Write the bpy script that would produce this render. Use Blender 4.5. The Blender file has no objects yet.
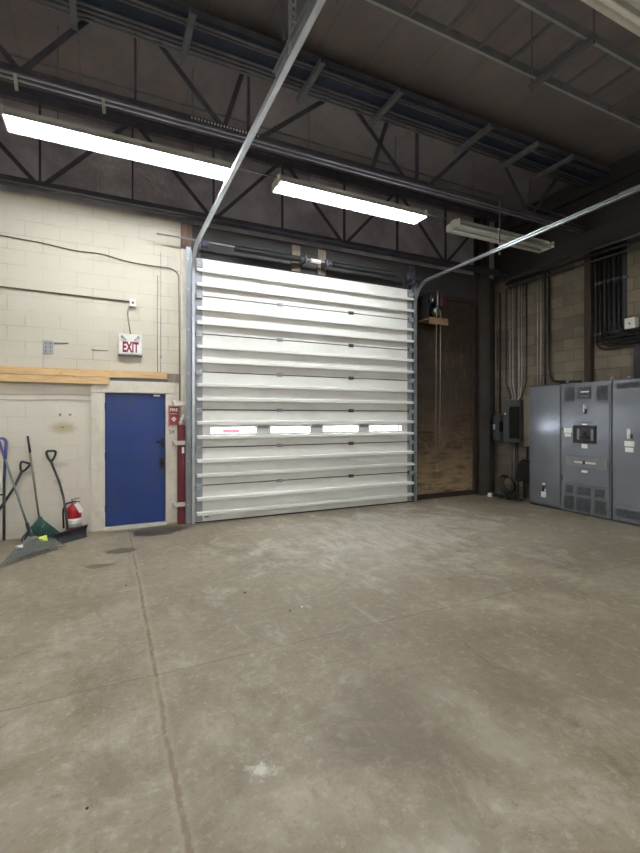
import bpy, bmesh, math, random
from mathutils import Vector, Matrix
random.seed(7)
C = bpy.context.scene.collection
H = 1.6                      # eye height
F = 445.0
TH = math.radians(25.4)
SN, CS = math.sin(TH), math.cos(TH)

# ------------------------------------------------------------------ materials
def nodes(name):
    m = bpy.data.materials.new(name); m.use_nodes = True
    nt = m.node_tree; b = nt.nodes['Principled BSDF']
    return m, nt, b

def L(nt, a, b): nt.links.new(a, b)

def coords(nt):
    g = nt.nodes.new('ShaderNodeNewGeometry')
    return g.outputs['Position']

def noise(nt, vec, scale, detail=4, rough=.6, stretch=None, dist=0.0):
    if stretch:
        mp = nt.nodes.new('ShaderNodeMapping'); mp.inputs['Scale'].default_value = stretch
        L(nt, vec, mp.inputs['Vector']); vec = mp.outputs['Vector']
    n = nt.nodes.new('ShaderNodeTexNoise'); n.inputs['Scale'].default_value = scale
    n.inputs['Detail'].default_value = detail; n.inputs['Roughness'].default_value = rough
    n.inputs['Distortion'].default_value = dist
    L(nt, vec, n.inputs['Vector']); return n.outputs['Fac']

def ramp(nt, fac, stops):
    r = nt.nodes.new('ShaderNodeValToRGB'); e = r.color_ramp.elements
    while len(e) < len(stops): e.new(.5)
    for i, (p, c) in enumerate(stops):
        e[i].position = p
        e[i].color = (c, c, c, 1) if isinstance(c, (int, float)) else (*c, 1)
    L(nt, fac, r.inputs['Fac']); return r.outputs['Color']

def mix(nt, fac, a, b, mode='MIX'):
    m = nt.nodes.new('ShaderNodeMix'); m.data_type = 'RGBA'; m.blend_type = mode
    for s, v in ((m.inputs[0], fac), (m.inputs[6], a), (m.inputs[7], b)):
        if isinstance(v, (int, float)): s.default_value = v
        elif isinstance(v, tuple): s.default_value = (*v, 1)
        else: L(nt, v, s)
    return m.outputs[2]

def mth(nt, op, a, b=None, c=None):
    m = nt.nodes.new('ShaderNodeMath'); m.operation = op
    for i, v in enumerate((a, b, c)):
        if v is None: continue
        if isinstance(v, (int, float)): m.inputs[i].default_value = v
        else: L(nt, v, m.inputs[i])
    return m.outputs[0]

def bump(nt, b, h, strength=.3, dist=.01):
    n = nt.nodes.new('ShaderNodeBump'); n.inputs['Strength'].default_value = strength
    n.inputs['Distance'].default_value = dist
    L(nt, h, n.inputs['Height']); L(nt, n.outputs['Normal'], b.inputs['Normal'])

def mat(name, col, rough=.6, metal=0.0, var=.12, scale=6, stretch=None, bmp=0.0, dirt=None, dirt_amt=.5):
    m, nt, b = nodes(name)
    p = coords(nt)
    n = noise(nt, p, scale, 4, .6, stretch)
    a = tuple(max(0, c*(1-var)) for c in col); d = tuple(min(1, c*(1+var)) for c in col)
    c = ramp(nt, n, [(.3, a), (.7, d)])
    if dirt:
        n2 = noise(nt, p, scale*.6+1.3, 6, .7)
        f = ramp(nt, n2, [(.5, 0.0), (.72, dirt_amt)])
        c = mix(nt, f, c, dirt)
    L(nt, c, b.inputs['Base Color'])
    b.inputs['Roughness'].default_value = rough; b.inputs['Metallic'].default_value = metal
    if bmp: bump(nt, b, n, bmp, .01)
    return m

def emis(name, col, s):
    m, nt, b = nodes(name)
    b.inputs['Base Color'].default_value = (*col, 1)
    b.inputs['Emission Color'].default_value = (*col, 1); b.inputs['Emission Strength'].default_value = s
    return m

def block_mat(name, axis, base, base2, mortar, bw=.4, bh=.2, dirtc=(.3,.25,.18), dirt_amt=.3, bstr=.35, msz=.006, low_light_and_dirt=False, patch=None, tint=.12):
    """block courses on a vertical wall; axis 'x' = wall runs along x, 'y' = along y"""
    m, nt, b = nodes(name)
    p = coords(nt)
    s = nt.nodes.new('ShaderNodeSeparateXYZ'); L(nt, p, s.inputs[0])
    cb = nt.nodes.new('ShaderNodeCombineXYZ')
    L(nt, s.outputs['X' if axis == 'x' else 'Y'], cb.inputs[0]); L(nt, s.outputs['Z'], cb.inputs[1])
    # wobble
    w = noise(nt, p, 1.3, 2)
    br = nt.nodes.new('ShaderNodeTexBrick')
    br.inputs['Scale'].default_value = 1; br.inputs['Brick Width'].default_value = bw
    br.inputs['Row Height'].default_value = bh; br.inputs['Mortar Size'].default_value = msz
    br.inputs['Mortar Smooth'].default_value = .5
    br.inputs['Color1'].default_value = (*base, 1); br.inputs['Color2'].default_value = (*base2, 1)
    br.inputs['Mortar'].default_value = (*mortar, 1)
    L(nt, cb.outputs[0], br.inputs['Vector'])
    # the mortar line shows only here and there under the paint
    n0 = noise(nt, p, 2.2, 5, .6)
    vis = ramp(nt, n0, [(.42, .0), (.66, .75)])
    face = mix(nt, w, base, base2)
    c = mix(nt, mth(nt, 'MULTIPLY', br.outputs['Fac'], vis), face, mortar)
    # per block tint
    c = mix(nt, tint, c, br.outputs['Color'])
    n1 = noise(nt, p, 1.1, 6, .7)
    c = mix(nt, ramp(nt, n1, [(.48, 0.0), (.75, dirt_amt)]), c, dirtc)
    n3 = noise(nt, p, 14, 5, .7)
    c = mix(nt, ramp(nt, n3, [(.62, 0.0), (.78, .25)]), c, dirtc)
    if low_light_and_dirt:
        c = mix(nt, ramp(nt, mth(nt, 'DIVIDE', s.outputs['Z'], 4.0), [(.50, .45), (.53, 0.0)]), c, (.80,.745,.66))  # lower wall lightened in its colour to stand in for brighter light there
        z = s.outputs['Z']
        f = mth(nt, 'MULTIPLY', ramp(nt, z, [(.0, .5), (.2, 0.0)]), n1)
        c = mix(nt, f, c, dirtc)
    if patch:
        for (px, pz, rx, rz, pc, amt) in patch:
            dx = mth(nt, 'DIVIDE', mth(nt, 'SUBTRACT', s.outputs['X'], px), rx)
            dz = mth(nt, 'DIVIDE', mth(nt, 'SUBTRACT', z if low_light_and_dirt else s.outputs['Z'], pz), rz)
            r = mth(nt, 'SQRT', mth(nt, 'ADD', mth(nt, 'MULTIPLY', dx, dx), mth(nt, 'MULTIPLY', dz, dz)))
            r = mth(nt, 'ADD', r, mth(nt, 'MULTIPLY', mth(nt, 'SUBTRACT', n3, .5), .9))
            c = mix(nt, ramp(nt, r, [(.35, amt), (1.0, 0.0)]), c, pc)
    L(nt, c, b.inputs['Base Color']); b.inputs['Roughness'].default_value = .75
    hgt = mth(nt, 'SUBTRACT', mth(nt, 'MULTIPLY', n3, .25), mth(nt, 'MULTIPLY', br.outputs['Fac'], vis))
    bump(nt, b, hgt, bstr, .008)
    return m

M = {}
M['cream_block'] = block_mat('cream_block', 'x', (.60,.56,.47), (.56,.52,.43), (.36,.325,.26), low_light_and_dirt=True, dirt_amt=.22,
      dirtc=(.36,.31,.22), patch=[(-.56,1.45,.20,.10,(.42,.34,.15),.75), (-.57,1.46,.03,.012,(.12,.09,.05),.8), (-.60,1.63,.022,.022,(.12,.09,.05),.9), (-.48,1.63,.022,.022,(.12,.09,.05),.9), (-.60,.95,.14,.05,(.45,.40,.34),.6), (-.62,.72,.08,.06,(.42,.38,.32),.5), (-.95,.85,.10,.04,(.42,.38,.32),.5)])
M['dark_block'] = block_mat('dark_block', 'y', (.25,.205,.145), (.12,.10,.07), (.05,.042,.03), dirtc=(.05,.04,.03), dirt_amt=.6, bstr=.6, tint=.65)
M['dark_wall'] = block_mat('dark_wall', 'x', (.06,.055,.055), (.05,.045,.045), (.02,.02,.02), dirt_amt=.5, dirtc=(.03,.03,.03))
M['cream_paint'] = mat('cream_paint', (.68,.635,.54), .6, 0, .07, 5, dirt=(.36,.3,.22), dirt_amt=.35)
M['steel_dark'] = mat('steel_dark', (.075,.075,.10), .7, .0, .25, 5)
M['steel_mid'] = mat('steel_mid', (.15,.15,.17), .85, .0, .2, 5)
M['steel_cond'] = mat('steel_cond', (.26,.26,.29), .85, .0, .2, 5)
M['rail_lip'] = mat('rail_lip', (.34,.35,.36), .6, .2, .2, 5)
M['steel_brown'] = mat('steel_brown', (.045,.028,.02), .7, .1, .25, 5)
M['steel_tray'] = mat('steel_tray', (.16,.16,.17), .55, .4, .2, 5)
M['column'] = mat('column', (.065,.055,.048), .7, 0, .2, 2, dirt=(.10,.04,.02), dirt_amt=.5)
M['galv'] = mat('galv', (.25,.27,.295), .45, .5, .12, 9, (1,1,.3), dirt=(.25,.26,.27), dirt_amt=.35)
M['galv_bright'] = mat('galv_bright', (.50,.52,.55), .36, .8, .1, 9)
M['conduit'] = mat('conduit', (.33,.33,.34), .42, .75, .1, 9)
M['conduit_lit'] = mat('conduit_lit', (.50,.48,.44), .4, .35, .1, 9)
M['conduit_grey'] = mat('conduit_grey', (.10,.10,.115), .5, .4, .2, 9)
M['steel_navy'] = mat('steel_navy', (.03,.045,.085), .7, .0, .25, 5)
M['black'] = mat('black', (.012,.012,.013), .5, 0, .3, 8)
M['conduit_tan'] = mat('conduit_tan', (.17,.14,.11), .6, .2, .2, 9)
M['black_plastic'] = mat('black_plastic', (.022,.022,.026), .42, 0, .3, 8, dirt=(.12,.11,.1), dirt_amt=.3)
M['door_white'] = mat('door_white', (.80,.795,.75), .42, .0, .03, 1.2, dirt=(.5,.48,.43), dirt_amt=.3)
M['rib_white'] = mat('rib_white', (.84,.84,.80), .4, .0, .03, 2)
M['stile'] = mat('stile', (.36,.385,.42), .45, .3, .1, 6)
M['seam'] = mat('seam', (.07,.07,.07), .8, 0, .2, 6)
M['hinge_grey'] = mat('hinge_grey', (.42,.44,.46), .45, .3, .15, 20)
M['rubber'] = mat('rubber', (.02,.02,.02), .8, 0, .2, 6)
M['blue'] = mat('blue', (.013,.04,.185), .45, 0, .12, 2.5, dirt=(.03,.045,.11), dirt_amt=.6)
M['red'] = mat('red', (.15,.014,.022), .5, 0, .2, 6, dirt=(.1,.03,.03), dirt_amt=.5)
M['red_ext'] = mat('red_ext', (.48,.012,.02), .3, 0, .08, 6)
M['red_sign'] = mat('red_sign', (.28,.03,.028), .5, 0, .1, 10)
M['red_letter'] = mat('red_letter', (.28,.012,.03), .5, 0, .05, 10)
M['white'] = mat('white', (.75,.74,.70), .5, 0, .05, 10)
M['white_tag'] = mat('white_tag', (.88,.88,.86), .6, 0, .04, 10)
M['fixture'] = mat('fixture', (.72,.72,.68), .45, 0, .06, 5, dirt=(.35,.33,.3), dirt_amt=.4)
M['tube_off'] = mat('tube_off', (.72,.72,.68), .25, 0, .03, 5)
M['tube_on'] = emis('tube_on', (.93,.965,1.0), 30)
M['print'] = mat('print', (.18,.18,.18), .7, 0, .2, 30)
M['cab'] = mat('cab', (.225,.24,.275), .27, .35, .06, 2.2)
M['cab_gloss'] = mat('cab_gloss', (.235,.25,.285), .2, .45, .06, 2.2)
M['cab_dark'] = mat('cab_dark', (.085,.09,.10), .6, .1, .3, 18)
M['cab_light'] = mat('cab_light', (.22,.23,.24), .45, .3, .1, 9)
M['panel_grey'] = mat('panel_grey', (.115,.125,.13), .5, .2, .12, 8)
M['green'] = mat('green', (.008,.06,.045), .45, 0, .15, 20, (1,1,.1))
M['rake_grey'] = mat('rake_grey', (.17,.18,.165), .5, .1, .2, 12)
M['rake_web'] = mat('rake_web', (.19,.20,.18), .45, .0, .25, 30)
M['yellow'] = mat('yellow', (.68,.75,.12), .5, 0, .1, 30)
M['purple'] = mat('purple', (.10,.10,.30), .4, .1, .15, 8)
M['brown_handle'] = mat('brown_handle', (.25,.20,.14), .6, 0, .2, 20, (1,1,.15))
M['pink'] = mat('pink', (.5,.014,.03), .6, 0, .1, 4)
M['asphalt'] = mat('asphalt', (.5,.5,.5), .9, 0, .1, 4)
M['rope'] = mat('rope', (.19,.16,.12), .8, 0, .2, 30)
M['chrome'] = mat('chrome', (.5,.5,.5), .25, .9, .2, 30)
M['motor_red'] = mat('motor_red', (.09,.015,.03), .5, 0, .2, 30)

def wood(name, c1, c2, stretch=(1,8,8), scale=3, rough=.65, knots=True):
    m, nt, b = nodes(name); p = coords(nt)
    n = noise(nt, p, scale, 5, .6, stretch, 1.2)
    c = ramp(nt, n, [(.35, c1), (.65, c2)])
    if knots:
        v = nt.nodes.new('ShaderNodeTexVoronoi'); v.inputs['Scale'].default_value = 4.5
        mp = nt.nodes.new('ShaderNodeMapping'); mp.inputs['Scale'].default_value = (.8, 1, 2.5)
        L(nt, p, mp.inputs['Vector']); L(nt, mp.outputs['Vector'], v.inputs['Vector'])
        c = mix(nt, ramp(nt, v.outputs['Distance'], [(.05, .8), (.12, 0.0)]), c, tuple(x*.35 for x in c1))
    L(nt, c, b.inputs['Base Color']); b.inputs['Roughness'].default_value = rough
    return m
M['lumber'] = wood('lumber', (.58,.36,.16), (.72,.52,.28))
M['ply_small'] = wood('ply_small', (.16,.09,.05), (.24,.155,.09), knots=False)
M['post_wood'] = wood('post_wood', (.13,.075,.05), (.19,.12,.085), (8,8,1), knots=False)
M['block_wood'] = wood('block_wood', (.20,.16,.12), (.28,.23,.17), (8,8,1), knots=False)

def plywood():
    m, nt, b = nodes('stained_plywood'); p = coords(nt)
    s = nt.nodes.new('ShaderNodeSeparateXYZ'); L(nt, p, s.inputs[0])
    n1 = noise(nt, p, 1.3, 7, .72, (1.2,1,1.6), .8)
    n2 = noise(nt, p, 2.6, 8, .7, (.8,1,4.5), .2)
    n3 = noise(nt, p, 3.5, 5, .7, (4,1,.8), .3)
    c = ramp(nt, n1, [(.40, (.018,.013,.010)), (.5, (.085,.055,.033)), (.60, (.22,.155,.095))])
    c = mix(nt, ramp(nt, n2, [(.45, 0.0), (.62, .8)]), c, (.16,.085,.042))
    # paler streaked lower boards, darker top
    low = ramp(nt, mth(nt, 'ADD', s.outputs['Z'], mth(nt, 'MULTIPLY', mth(nt,'SUBTRACT',n1,.5), .9)), [(.30, .62), (1.0, .12), ])
    c = mix(nt, mth(nt, 'MULTIPLY', low, ramp(nt, n2, [(.38,.15),(.55,1.0)])), c, (.42,.31,.18))
    top = ramp(nt, mth(nt, 'DIVIDE', mth(nt,'ADD', s.outputs['Z'], mth(nt,'MULTIPLY',n1,1.2)), 4.0), [(.34, 0.0), (.66, .85)])
    c = mix(nt, top, c, (.026,.020,.016))
    c = mix(nt, ramp(nt, n3, [(.56, 0.0), (.70, .5)]), c, (.15,.13,.10))
    L(nt, c, b.inputs['Base Color']); b.inputs['Roughness'].default_value = .62
    bump(nt, b, n2, .2, .01)
    return m
M['plywood'] = plywood()

def nt_clamp(nt, v):
    c = nt.nodes.new('ShaderNodeClamp'); L(nt, v, c.inputs[0]); return c.outputs[0]
def floor_mat():
    m, nt, b = nodes('worn_concrete'); p = coords(nt)
    s = nt.nodes.new('ShaderNodeSeparateXYZ'); L(nt, p, s.inputs[0]); X, Y = s.outputs['X'], s.outputs['Y']
    def st(n, k): return nt_clamp(nt, mth(nt, 'ADD', mth(nt, 'MULTIPLY', mth(nt, 'SUBTRACT', n, .5), k), .5))
    big = st(noise(nt, p, .55, 5, .6, None, .6), 1.8)
    mid = st(noise(nt, p, 1.9, 12, .74, None, .5), 2.4)
    fine = st(noise(nt, p, 13, 10, .78, None, .2), 2.6)
    grit = st(noise(nt, p, 48, 8, .8), 2.6)
    strk = st(noise(nt, p, 4.2, 11, .76, (1.5,.5,1), .7), 2.4)
    c = ramp(nt, mid, [(.12, (.185,.15,.098)), (.5, (.30,.257,.187)), (.88, (.42,.375,.298))])
    c = mix(nt, ramp(nt, big, [(.35, .6), (.6, 0.0)]), c, (.215,.175,.12))
    c = mix(nt, ramp(nt, fine, [(.60, 0.0), (.85, .45)]), c, (.49,.45,.38))
    c = mix(nt, ramp(nt, fine, [(.15, .5), (.38, 0.0)]), c, (.16,.125,.08))
    c = mix(nt, ramp(nt, strk, [(.66, 0.0), (.9, .5)]), c, (.44,.395,.325))
    c = mix(nt, ramp(nt, strk, [(.10, .45), (.34, 0.0)]), c, (.19,.15,.10))
    c = mix(nt, ramp(nt, grit, [(.70, 0.0), (.88, .6)]), c, (.48,.445,.38))
    c = mix(nt, ramp(nt, grit, [(.10, .6), (.30, 0.0)]), c, (.12,.095,.07))
    # traffic-worn pale and brown zones; the far pale one is painted-in brightness
    def zone(c, cx, cy, rx, ry, col, amt, wob=.9, n=None, soft=.2, brkn=True):
        n = n or mid
        dx = mth(nt, 'DIVIDE', mth(nt, 'SUBTRACT', X, cx), rx); dy = mth(nt, 'DIVIDE', mth(nt, 'SUBTRACT', Y, cy), ry)
        r = mth(nt, 'SQRT', mth(nt, 'ADD', mth(nt, 'MULTIPLY', dx, dx), mth(nt, 'MULTIPLY', dy, dy)))
        r = mth(nt, 'ADD', r, mth(nt, 'MULTIPLY', mth(nt, 'SUBTRACT', n, .5), wob*2))
        brk = ramp(nt, strk, [(.25, .35), (.6, 1.0)]) if brkn else 1.0
        return mix(nt, mth(nt, 'MULTIPLY', ramp(nt, r, [(soft, amt), (1.0, 0.0)]), brk), c, col)
    c = zone(c, 1.45, 2.0, .42, .85, (.16,.13,.088), .62, 1.0)
    c = zone(c, 2.25, 1.9, .28, .35, (.18,.146,.10), .6, 1.0)
    c = zone(c, .0, 2.2, .22, .3, (.18,.146,.10), .5, 1.0)
    c = zone(c, 1.75, 1.75, .22, .55, (.46,.42,.335), .5, 1.0)
    c = zone(c, 3.6, 5.2, 2.6, 1.8, (.53,.495,.43), .85)  # far floor made paler, extra brightness put into the colour
    c = zone(c, 1.0, 1.15, .35, .4, (.52,.49,.41), .5)
    c = zone(c, .63, 1.93, .07, .05, (.66,.64,.57), .85, 1.1, fine, .2, False)
    # long joint filled with brown dirt
    wob = mth(nt, 'MULTIPLY', mth(nt, 'SUBTRACT', fine, .5), .022)
    w2 = mth(nt, 'MULTIPLY', mth(nt, 'SUBTRACT', noise(nt, p, 1.2, 3), .5), .06)
    d = mth(nt, 'ABSOLUTE', mth(nt, 'ADD', mth(nt, 'SUBTRACT', X, .265), mth(nt, 'ADD', wob, w2)))
    jb = ramp(nt, d, [(.008, .9), (.017, 0.0)])
    c = mix(nt, mth(nt, 'MULTIPLY', jb, ramp(nt, noise(nt,p,9,3), [(.35,.35),(.55,1.0)])), c, (.115,.068,.04))
    c = mix(nt, ramp(nt, d, [(.015, .22), (.045, 0.0)]), c, (.50,.42,.31))
    # thin saw cuts
    def cut(c, ax, pos, wid, amt, jig=.02):
        q = mth(nt, 'ABSOLUTE', mth(nt, 'ADD', mth(nt, 'SUBTRACT', ax, pos), mth(nt, 'MULTIPLY', mth(nt, 'SUBTRACT', mid, .5), jig*.35)))
        f = ramp(nt, q, [(wid*.4, amt), (wid, 0.0)])
        return mix(nt, mth(nt, 'MULTIPLY', f, ramp(nt, noise(nt, p, 1.7, 4), [(.35, .25), (.6, 1.0)])), c, (.12,.085,.055))
    c = cut(c, Y, 2.93, .007, .8, .08)
    c = cut(c, X, 3.77, .010, .55, .05)
    # wet oily stain by the threshold and small drips
    c = zone(c, .66, 6.66, .40, .27, (.04,.032,.02), .92, .42, mid, .82, False)
    c = zone(c, .25, 6.78, .30, .08, (.06,.045,.03), .8, .7, mid, .3)
    c = zone(c, .12, 5.82, .19, .13, (.08,.06,.04), .9, .6, mid, .75, False)
    c = zone(c, -.08, 5.35, .16, .08, (.10,.075,.05), .8, .8, mid, .6, False)
    c = zone(c, 6.6, 6.3, .9, .7, (.12,.09,.065), .6)
    wall_d = ramp(nt, mth(nt, 'ADD', Y, mth(nt, 'MULTIPLY', mth(nt,'SUBTRACT',mid,.5), .3)), [(0.0, 0.0), (1.0, 0.0)])
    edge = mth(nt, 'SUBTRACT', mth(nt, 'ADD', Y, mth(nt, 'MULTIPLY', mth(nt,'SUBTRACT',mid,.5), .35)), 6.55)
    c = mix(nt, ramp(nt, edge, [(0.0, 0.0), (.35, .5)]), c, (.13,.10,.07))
    L(nt, c, b.inputs['Base Color'])
    L(nt, ramp(nt, mid, [(.3, .42), (.7, .62)]), b.inputs['Roughness'])
    b.inputs['Specular IOR Level'].default_value = .4
    h = mth(nt, 'SUBTRACT', mth(nt, 'ADD', mth(nt, 'MULTIPLY', fine, .5), mth(nt, 'MULTIPLY', grit, .3)), jb)
    bump(nt, b, h, .30, .006)
    return m
M['floor'] = floor_mat()

def ceil_mat():
    m, nt, b = nodes('ceiling_deck'); p = coords(nt)
    n1 = noise(nt, p, .9, 6, .7, None, .6); n2 = noise(nt, p, 5, 5, .7, (1,.25,1))
    c = ramp(nt, n1, [(.35, (.15,.133,.145)), (.65, (.225,.20,.21))])
    c = mix(nt, ramp(nt, n2, [(.45, 0.0), (.75, .5)]), c, (.27,.18,.14))
    s = nt.nodes.new('ShaderNodeSeparateXYZ'); L(nt, p, s.inputs[0])
    q = mth(nt, 'ABSOLUTE', mth(nt, 'SUBTRACT', mth(nt, 'FRACT', mth(nt, 'DIVIDE', s.outputs['X'], .61)), .5))
    c = mix(nt, ramp(nt, q, [(.004, .35), (.014, 0.0)]), c, (.06,.05,.05))
    L(nt, c, b.inputs['Base Color']); b.inputs['Roughness'].default_value = .85
    bump(nt, b, n2, .3, .02)
    return m
M['ceiling'] = ceil_mat()
def insul_mat():
    m, nt, b = nodes('insulation_foil'); p = coords(nt)
    n1 = noise(nt, p, 1.6, 5, .6, None, .3); n2 = noise(nt, p, 5, 5, .7, None, .2)
    c = ramp(nt, n1, [(.35, (.38,.35,.42)), (.65, (.70,.66,.75))])
    c = mix(nt, ramp(nt, n2, [(.5, 0.0), (.75, .5)]), c, (.62,.58,.60))
    L(nt, c, b.inputs['Base Color']); b.inputs['Roughness'].default_value = .4
    bump(nt, b, n1, .6, .10)
    return m
M['insulation'] = insul_mat()
def glass():
    m, nt, b = nodes('pane_glass')
    nt.nodes.remove(b)
    t = nt.nodes.new('ShaderNodeBsdfTransparent'); g = nt.nodes.new('ShaderNodeBsdfGlossy')
    g.inputs['Roughness'].default_value = .05
    x = nt.nodes.new('ShaderNodeMixShader'); x.inputs[0].default_value = .06
    L(nt, t.outputs[0], x.inputs[1]); L(nt, g.outputs[0], x.inputs[2])
    L(nt, x.outputs[0], nt.nodes['Material Output'].inputs['Surface'])
    return m
M['glass'] = glass()

# ------------------------------------------------------------------ mesh building
class MB:
    def __init__(s): s.bm = bmesh.new()
    def box(s, x0, x1, y0, y1, z0, z1, mi=0):
        vs = [s.bm.verts.new((x, y, z)) for x in (x0, x1) for y in (y0, y1) for z in (z0, z1)]
        for idx in ((0,1,3,2),(4,6,7,5),(0,4,5,1),(2,3,7,6),(0,2,6,4),(1,5,7,3)):
            f = s.bm.faces.new([vs[i] for i in idx]); f.material_index = mi
        return s
    def cbox(s, c, size, R=None, mi=0):
        R = R or Matrix.Identity(3); c = Vector(c)
        vs = [s.bm.verts.new(c + R @ Vector((x*size[0]/2, y*size[1]/2, z*size[2]/2))) for x in (-1,1) for y in (-1,1) for z in (-1,1)]
        for idx in ((0,1,3,2),(4,6,7,5),(0,4,5,1),(2,3,7,6),(0,2,6,4),(1,5,7,3)):
            f = s.bm.faces.new([vs[i] for i in idx]); f.material_index = mi
        return s
    def bar(s, a, b, w, h, up=(0,0,1)):
        """rectangular bar from a to b"""
        a, b = Vector(a), Vector(b); d = (b-a).normalized(); u = Vector(up)
        if abs(d.dot(u)) > .98: u = Vector((0,1,0))
        r = d.cross(u).normalized(); u = r.cross(d).normalized()
        vs = [s.bm.verts.new(p + r*(i*w/2) + u*(j*h/2)) for p in (a, b) for i in (-1,1) for j in (-1,1)]
        for idx in ((0,1,3,2),(4,6,7,5),(0,4,5,1),(2,3,7,6),(0,2,6,4),(1,5,7,3)):
            s.bm.faces.new([vs[i] for i in idx])
        return s
    def angle(s, a, b, w, t=.006, up=(0,0,1)):
        a, b = Vector(a), Vector(b); d = (b-a).normalized(); u = Vector(up)
        if abs(d.dot(u)) > .98: u = Vector((0,1,0))
        r = d.cross(u).normalized(); u = r.cross(d).normalized()
        s.bar(a+u*(w/2), b+u*(w/2), t, w, u); s.bar(a+r*(w/2), b+r*(w/2), w, t, u)
        return s
    def tube(s, pts, r, n=10, caps=True):
        pts = [Vector(p) for p in pts]
        rs = r if isinstance(r, (list, tuple)) else [r]*len(pts)
        rings = []; prev = None
        for i, p in enumerate(pts):
            d = ((pts[min(i+1, len(pts)-1)] - pts[max(i-1, 0)])).normalized()
            if prev is None:
                u = Vector((0,0,1)) if abs(d.z) < .9 else Vector((1,0,0))
                a = d.cross(u).normalized()
            else:
                a = (prev - d*prev.dot(d)).normalized()
            prev = a; b = d.cross(a)
            rings.append([s.bm.verts.new(p + (a*math.cos(t) + b*math.sin(t))*rs[i]) for t in [2*math.pi*k/n for k in range(n)]])
        for q, w in zip(rings, rings[1:]):
            for k in range(n):
                f = s.bm.faces.new((q[k], q[(k+1)%n], w[(k+1)%n], w[k])); f.smooth = True
        if caps:
            s.bm.faces.new(rings[0][::-1]); s.bm.faces.new(rings[-1])
        return s
    def lathe(s, c, prof, n=24, axis='z'):
        c = Vector(c); rings = []
        for r, z in prof:
            ring = []
            for k in range(n):
                t = 2*math.pi*k/n
                v = {'z': Vector((r*math.cos(t), r*math.sin(t), z)), 'x': Vector((z, r*math.cos(t), r*math.sin(t))),
                     'y': Vector((r*math.cos(t), z, r*math.sin(t)))}[axis]
                ring.append(s.bm.verts.new(c+v))
            rings.append(ring)
        for q, w in zip(rings, rings[1:]):
            for k in range(n):
                f = s.bm.faces.new((q[k], q[(k+1)%n], w[(k+1)%n], w[k])); f.smooth = True
        s.bm.faces.new(rings[0][::-1]); s.bm.faces.new(rings[-1])
        return s
    def prism(s, poly, d):
        """poly: list of 3D points, extruded by vector d"""
        d = Vector(d); a = [s.bm.verts.new(Vector(p)) for p in poly]; b = [s.bm.verts.new(Vector(p)+d) for p in poly]
        s.bm.faces.new(a[::-1]); s.bm.faces.new(b); n = len(a)
        for i in range(n): s.bm.faces.new((a[i], a[(i+1)%n], b[(i+1)%n], b[i]))
        return s
    def sweep(s, prof, pts, sideways):
        """extrude a closed 2D profile (side, up) along pts; sideways = constant side vector"""
        pts = [Vector(p) for p in pts]; sd = Vector(sideways); rings = []
        for i, p in enumerate(pts):
            d = (pts[min(i+1, len(pts)-1)] - pts[max(i-1, 0)]).normalized()
            u = sd.cross(d).normalized()
            rings.append([s.bm.verts.new(p + sd*a + u*b) for a, b in prof])
        n = len(prof)
        for q, w in zip(rings, rings[1:]):
            for k in range(n): s.bm.faces.new((q[k], q[(k+1)%n], w[(k+1)%n], w[k]))
        s.bm.faces.new(rings[0][::-1]); s.bm.faces.new(rings[-1])
        return s
    def mesh(s, name, mats, off=(0,0,0), bevel=0):
        if bevel:
            es = [e for e in s.bm.edges if len(e.link_faces) == 2 and e.calc_face_angle(0) > .9]
            bmesh.ops.bevel(s.bm, geom=es, offset=bevel, segments=2, affect='EDGES', clamp_overlap=True)
        bmesh.ops.recalc_face_normals(s.bm, faces=s.bm.faces[:])
        bmesh.ops.translate(s.bm, verts=s.bm.verts[:], vec=-Vector(off))
        me = bpy.data.meshes.new(name); s.bm.to_mesh(me); s.bm.free()
        for m in (mats if isinstance(mats, (list, tuple)) else [mats]): me.materials.append(M[m])
        return me

def fillet(pts, r, n=6):
    """round the corners of a polyline"""
    pts = [Vector(p) for p in pts]; out = [pts[0]]
    for a, b, c in zip(pts, pts[1:], pts[2:]):
        u, v = (a-b), (c-b); k = min(r, u.length*.45, v.length*.45)
        p, q = b+u.normalized()*k, b+v.normalized()*k
        for i in range(n+1):
            t = i/n; out.append(p*(1-t)**2 + b*2*t*(1-t) + q*t*t)
    out.append(pts[-1]); return out

def tag(o, label=None, cat=None, group=None, kind=None):
    if label: o['label'] = label
    if cat: o['category'] = cat
    if group: o['group'] = group
    if kind: o['kind'] = kind
    return o

class Thing:
    def __init__(s, name, label, cat, loc, group=None, kind=None):
        s.o = bpy.data.objects.new(name, None); C.objects.link(s.o); s.loc = Vector(loc); s.o.location = s.loc
        s.o.empty_display_size = .1
        tag(s.o, label, cat, group, kind)
    def part(s, name, mb, mats, parent=None, label=None, bevel=0):
        me = mb.mesh(name, mats, s.loc, bevel)
        o = bpy.data.objects.new(name, me); C.objects.link(o); o.parent = parent or s.o
        if label: o['label'] = label
        return o
    def text(s, name, body, size, loc, rot, m, parent=None, off=0, ext=.001, sx=1):
        me = text_mesh(name, body, size, loc, rot, m, s.loc, off, ext, sx)
        o = bpy.data.objects.new(name, me); C.objects.link(o); o.parent = parent or s.o
        return o

def text_mesh(name, body, size, loc, rot, m, org, off=0, ext=.001, sx=1):
    cu = bpy.data.curves.new(name, 'FONT'); cu.body = body; cu.size = size; cu.align_x = 'CENTER'; cu.align_y = 'CENTER'
    cu.extrude = ext; cu.offset = off
    t = bpy.data.objects.new(name, cu); C.objects.link(t)
    dg = bpy.context.evaluated_depsgraph_get()
    me = bpy.data.meshes.new_from_object(t.evaluated_get(dg))
    bpy.data.objects.remove(t)
    R = Matrix.LocRotScale(Vector(loc)-Vector(org), rot.to_quaternion(), Vector((sx,1,1)))
    me.transform(R); me.materials.clear(); me.materials.append(M[m]); return me

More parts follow.
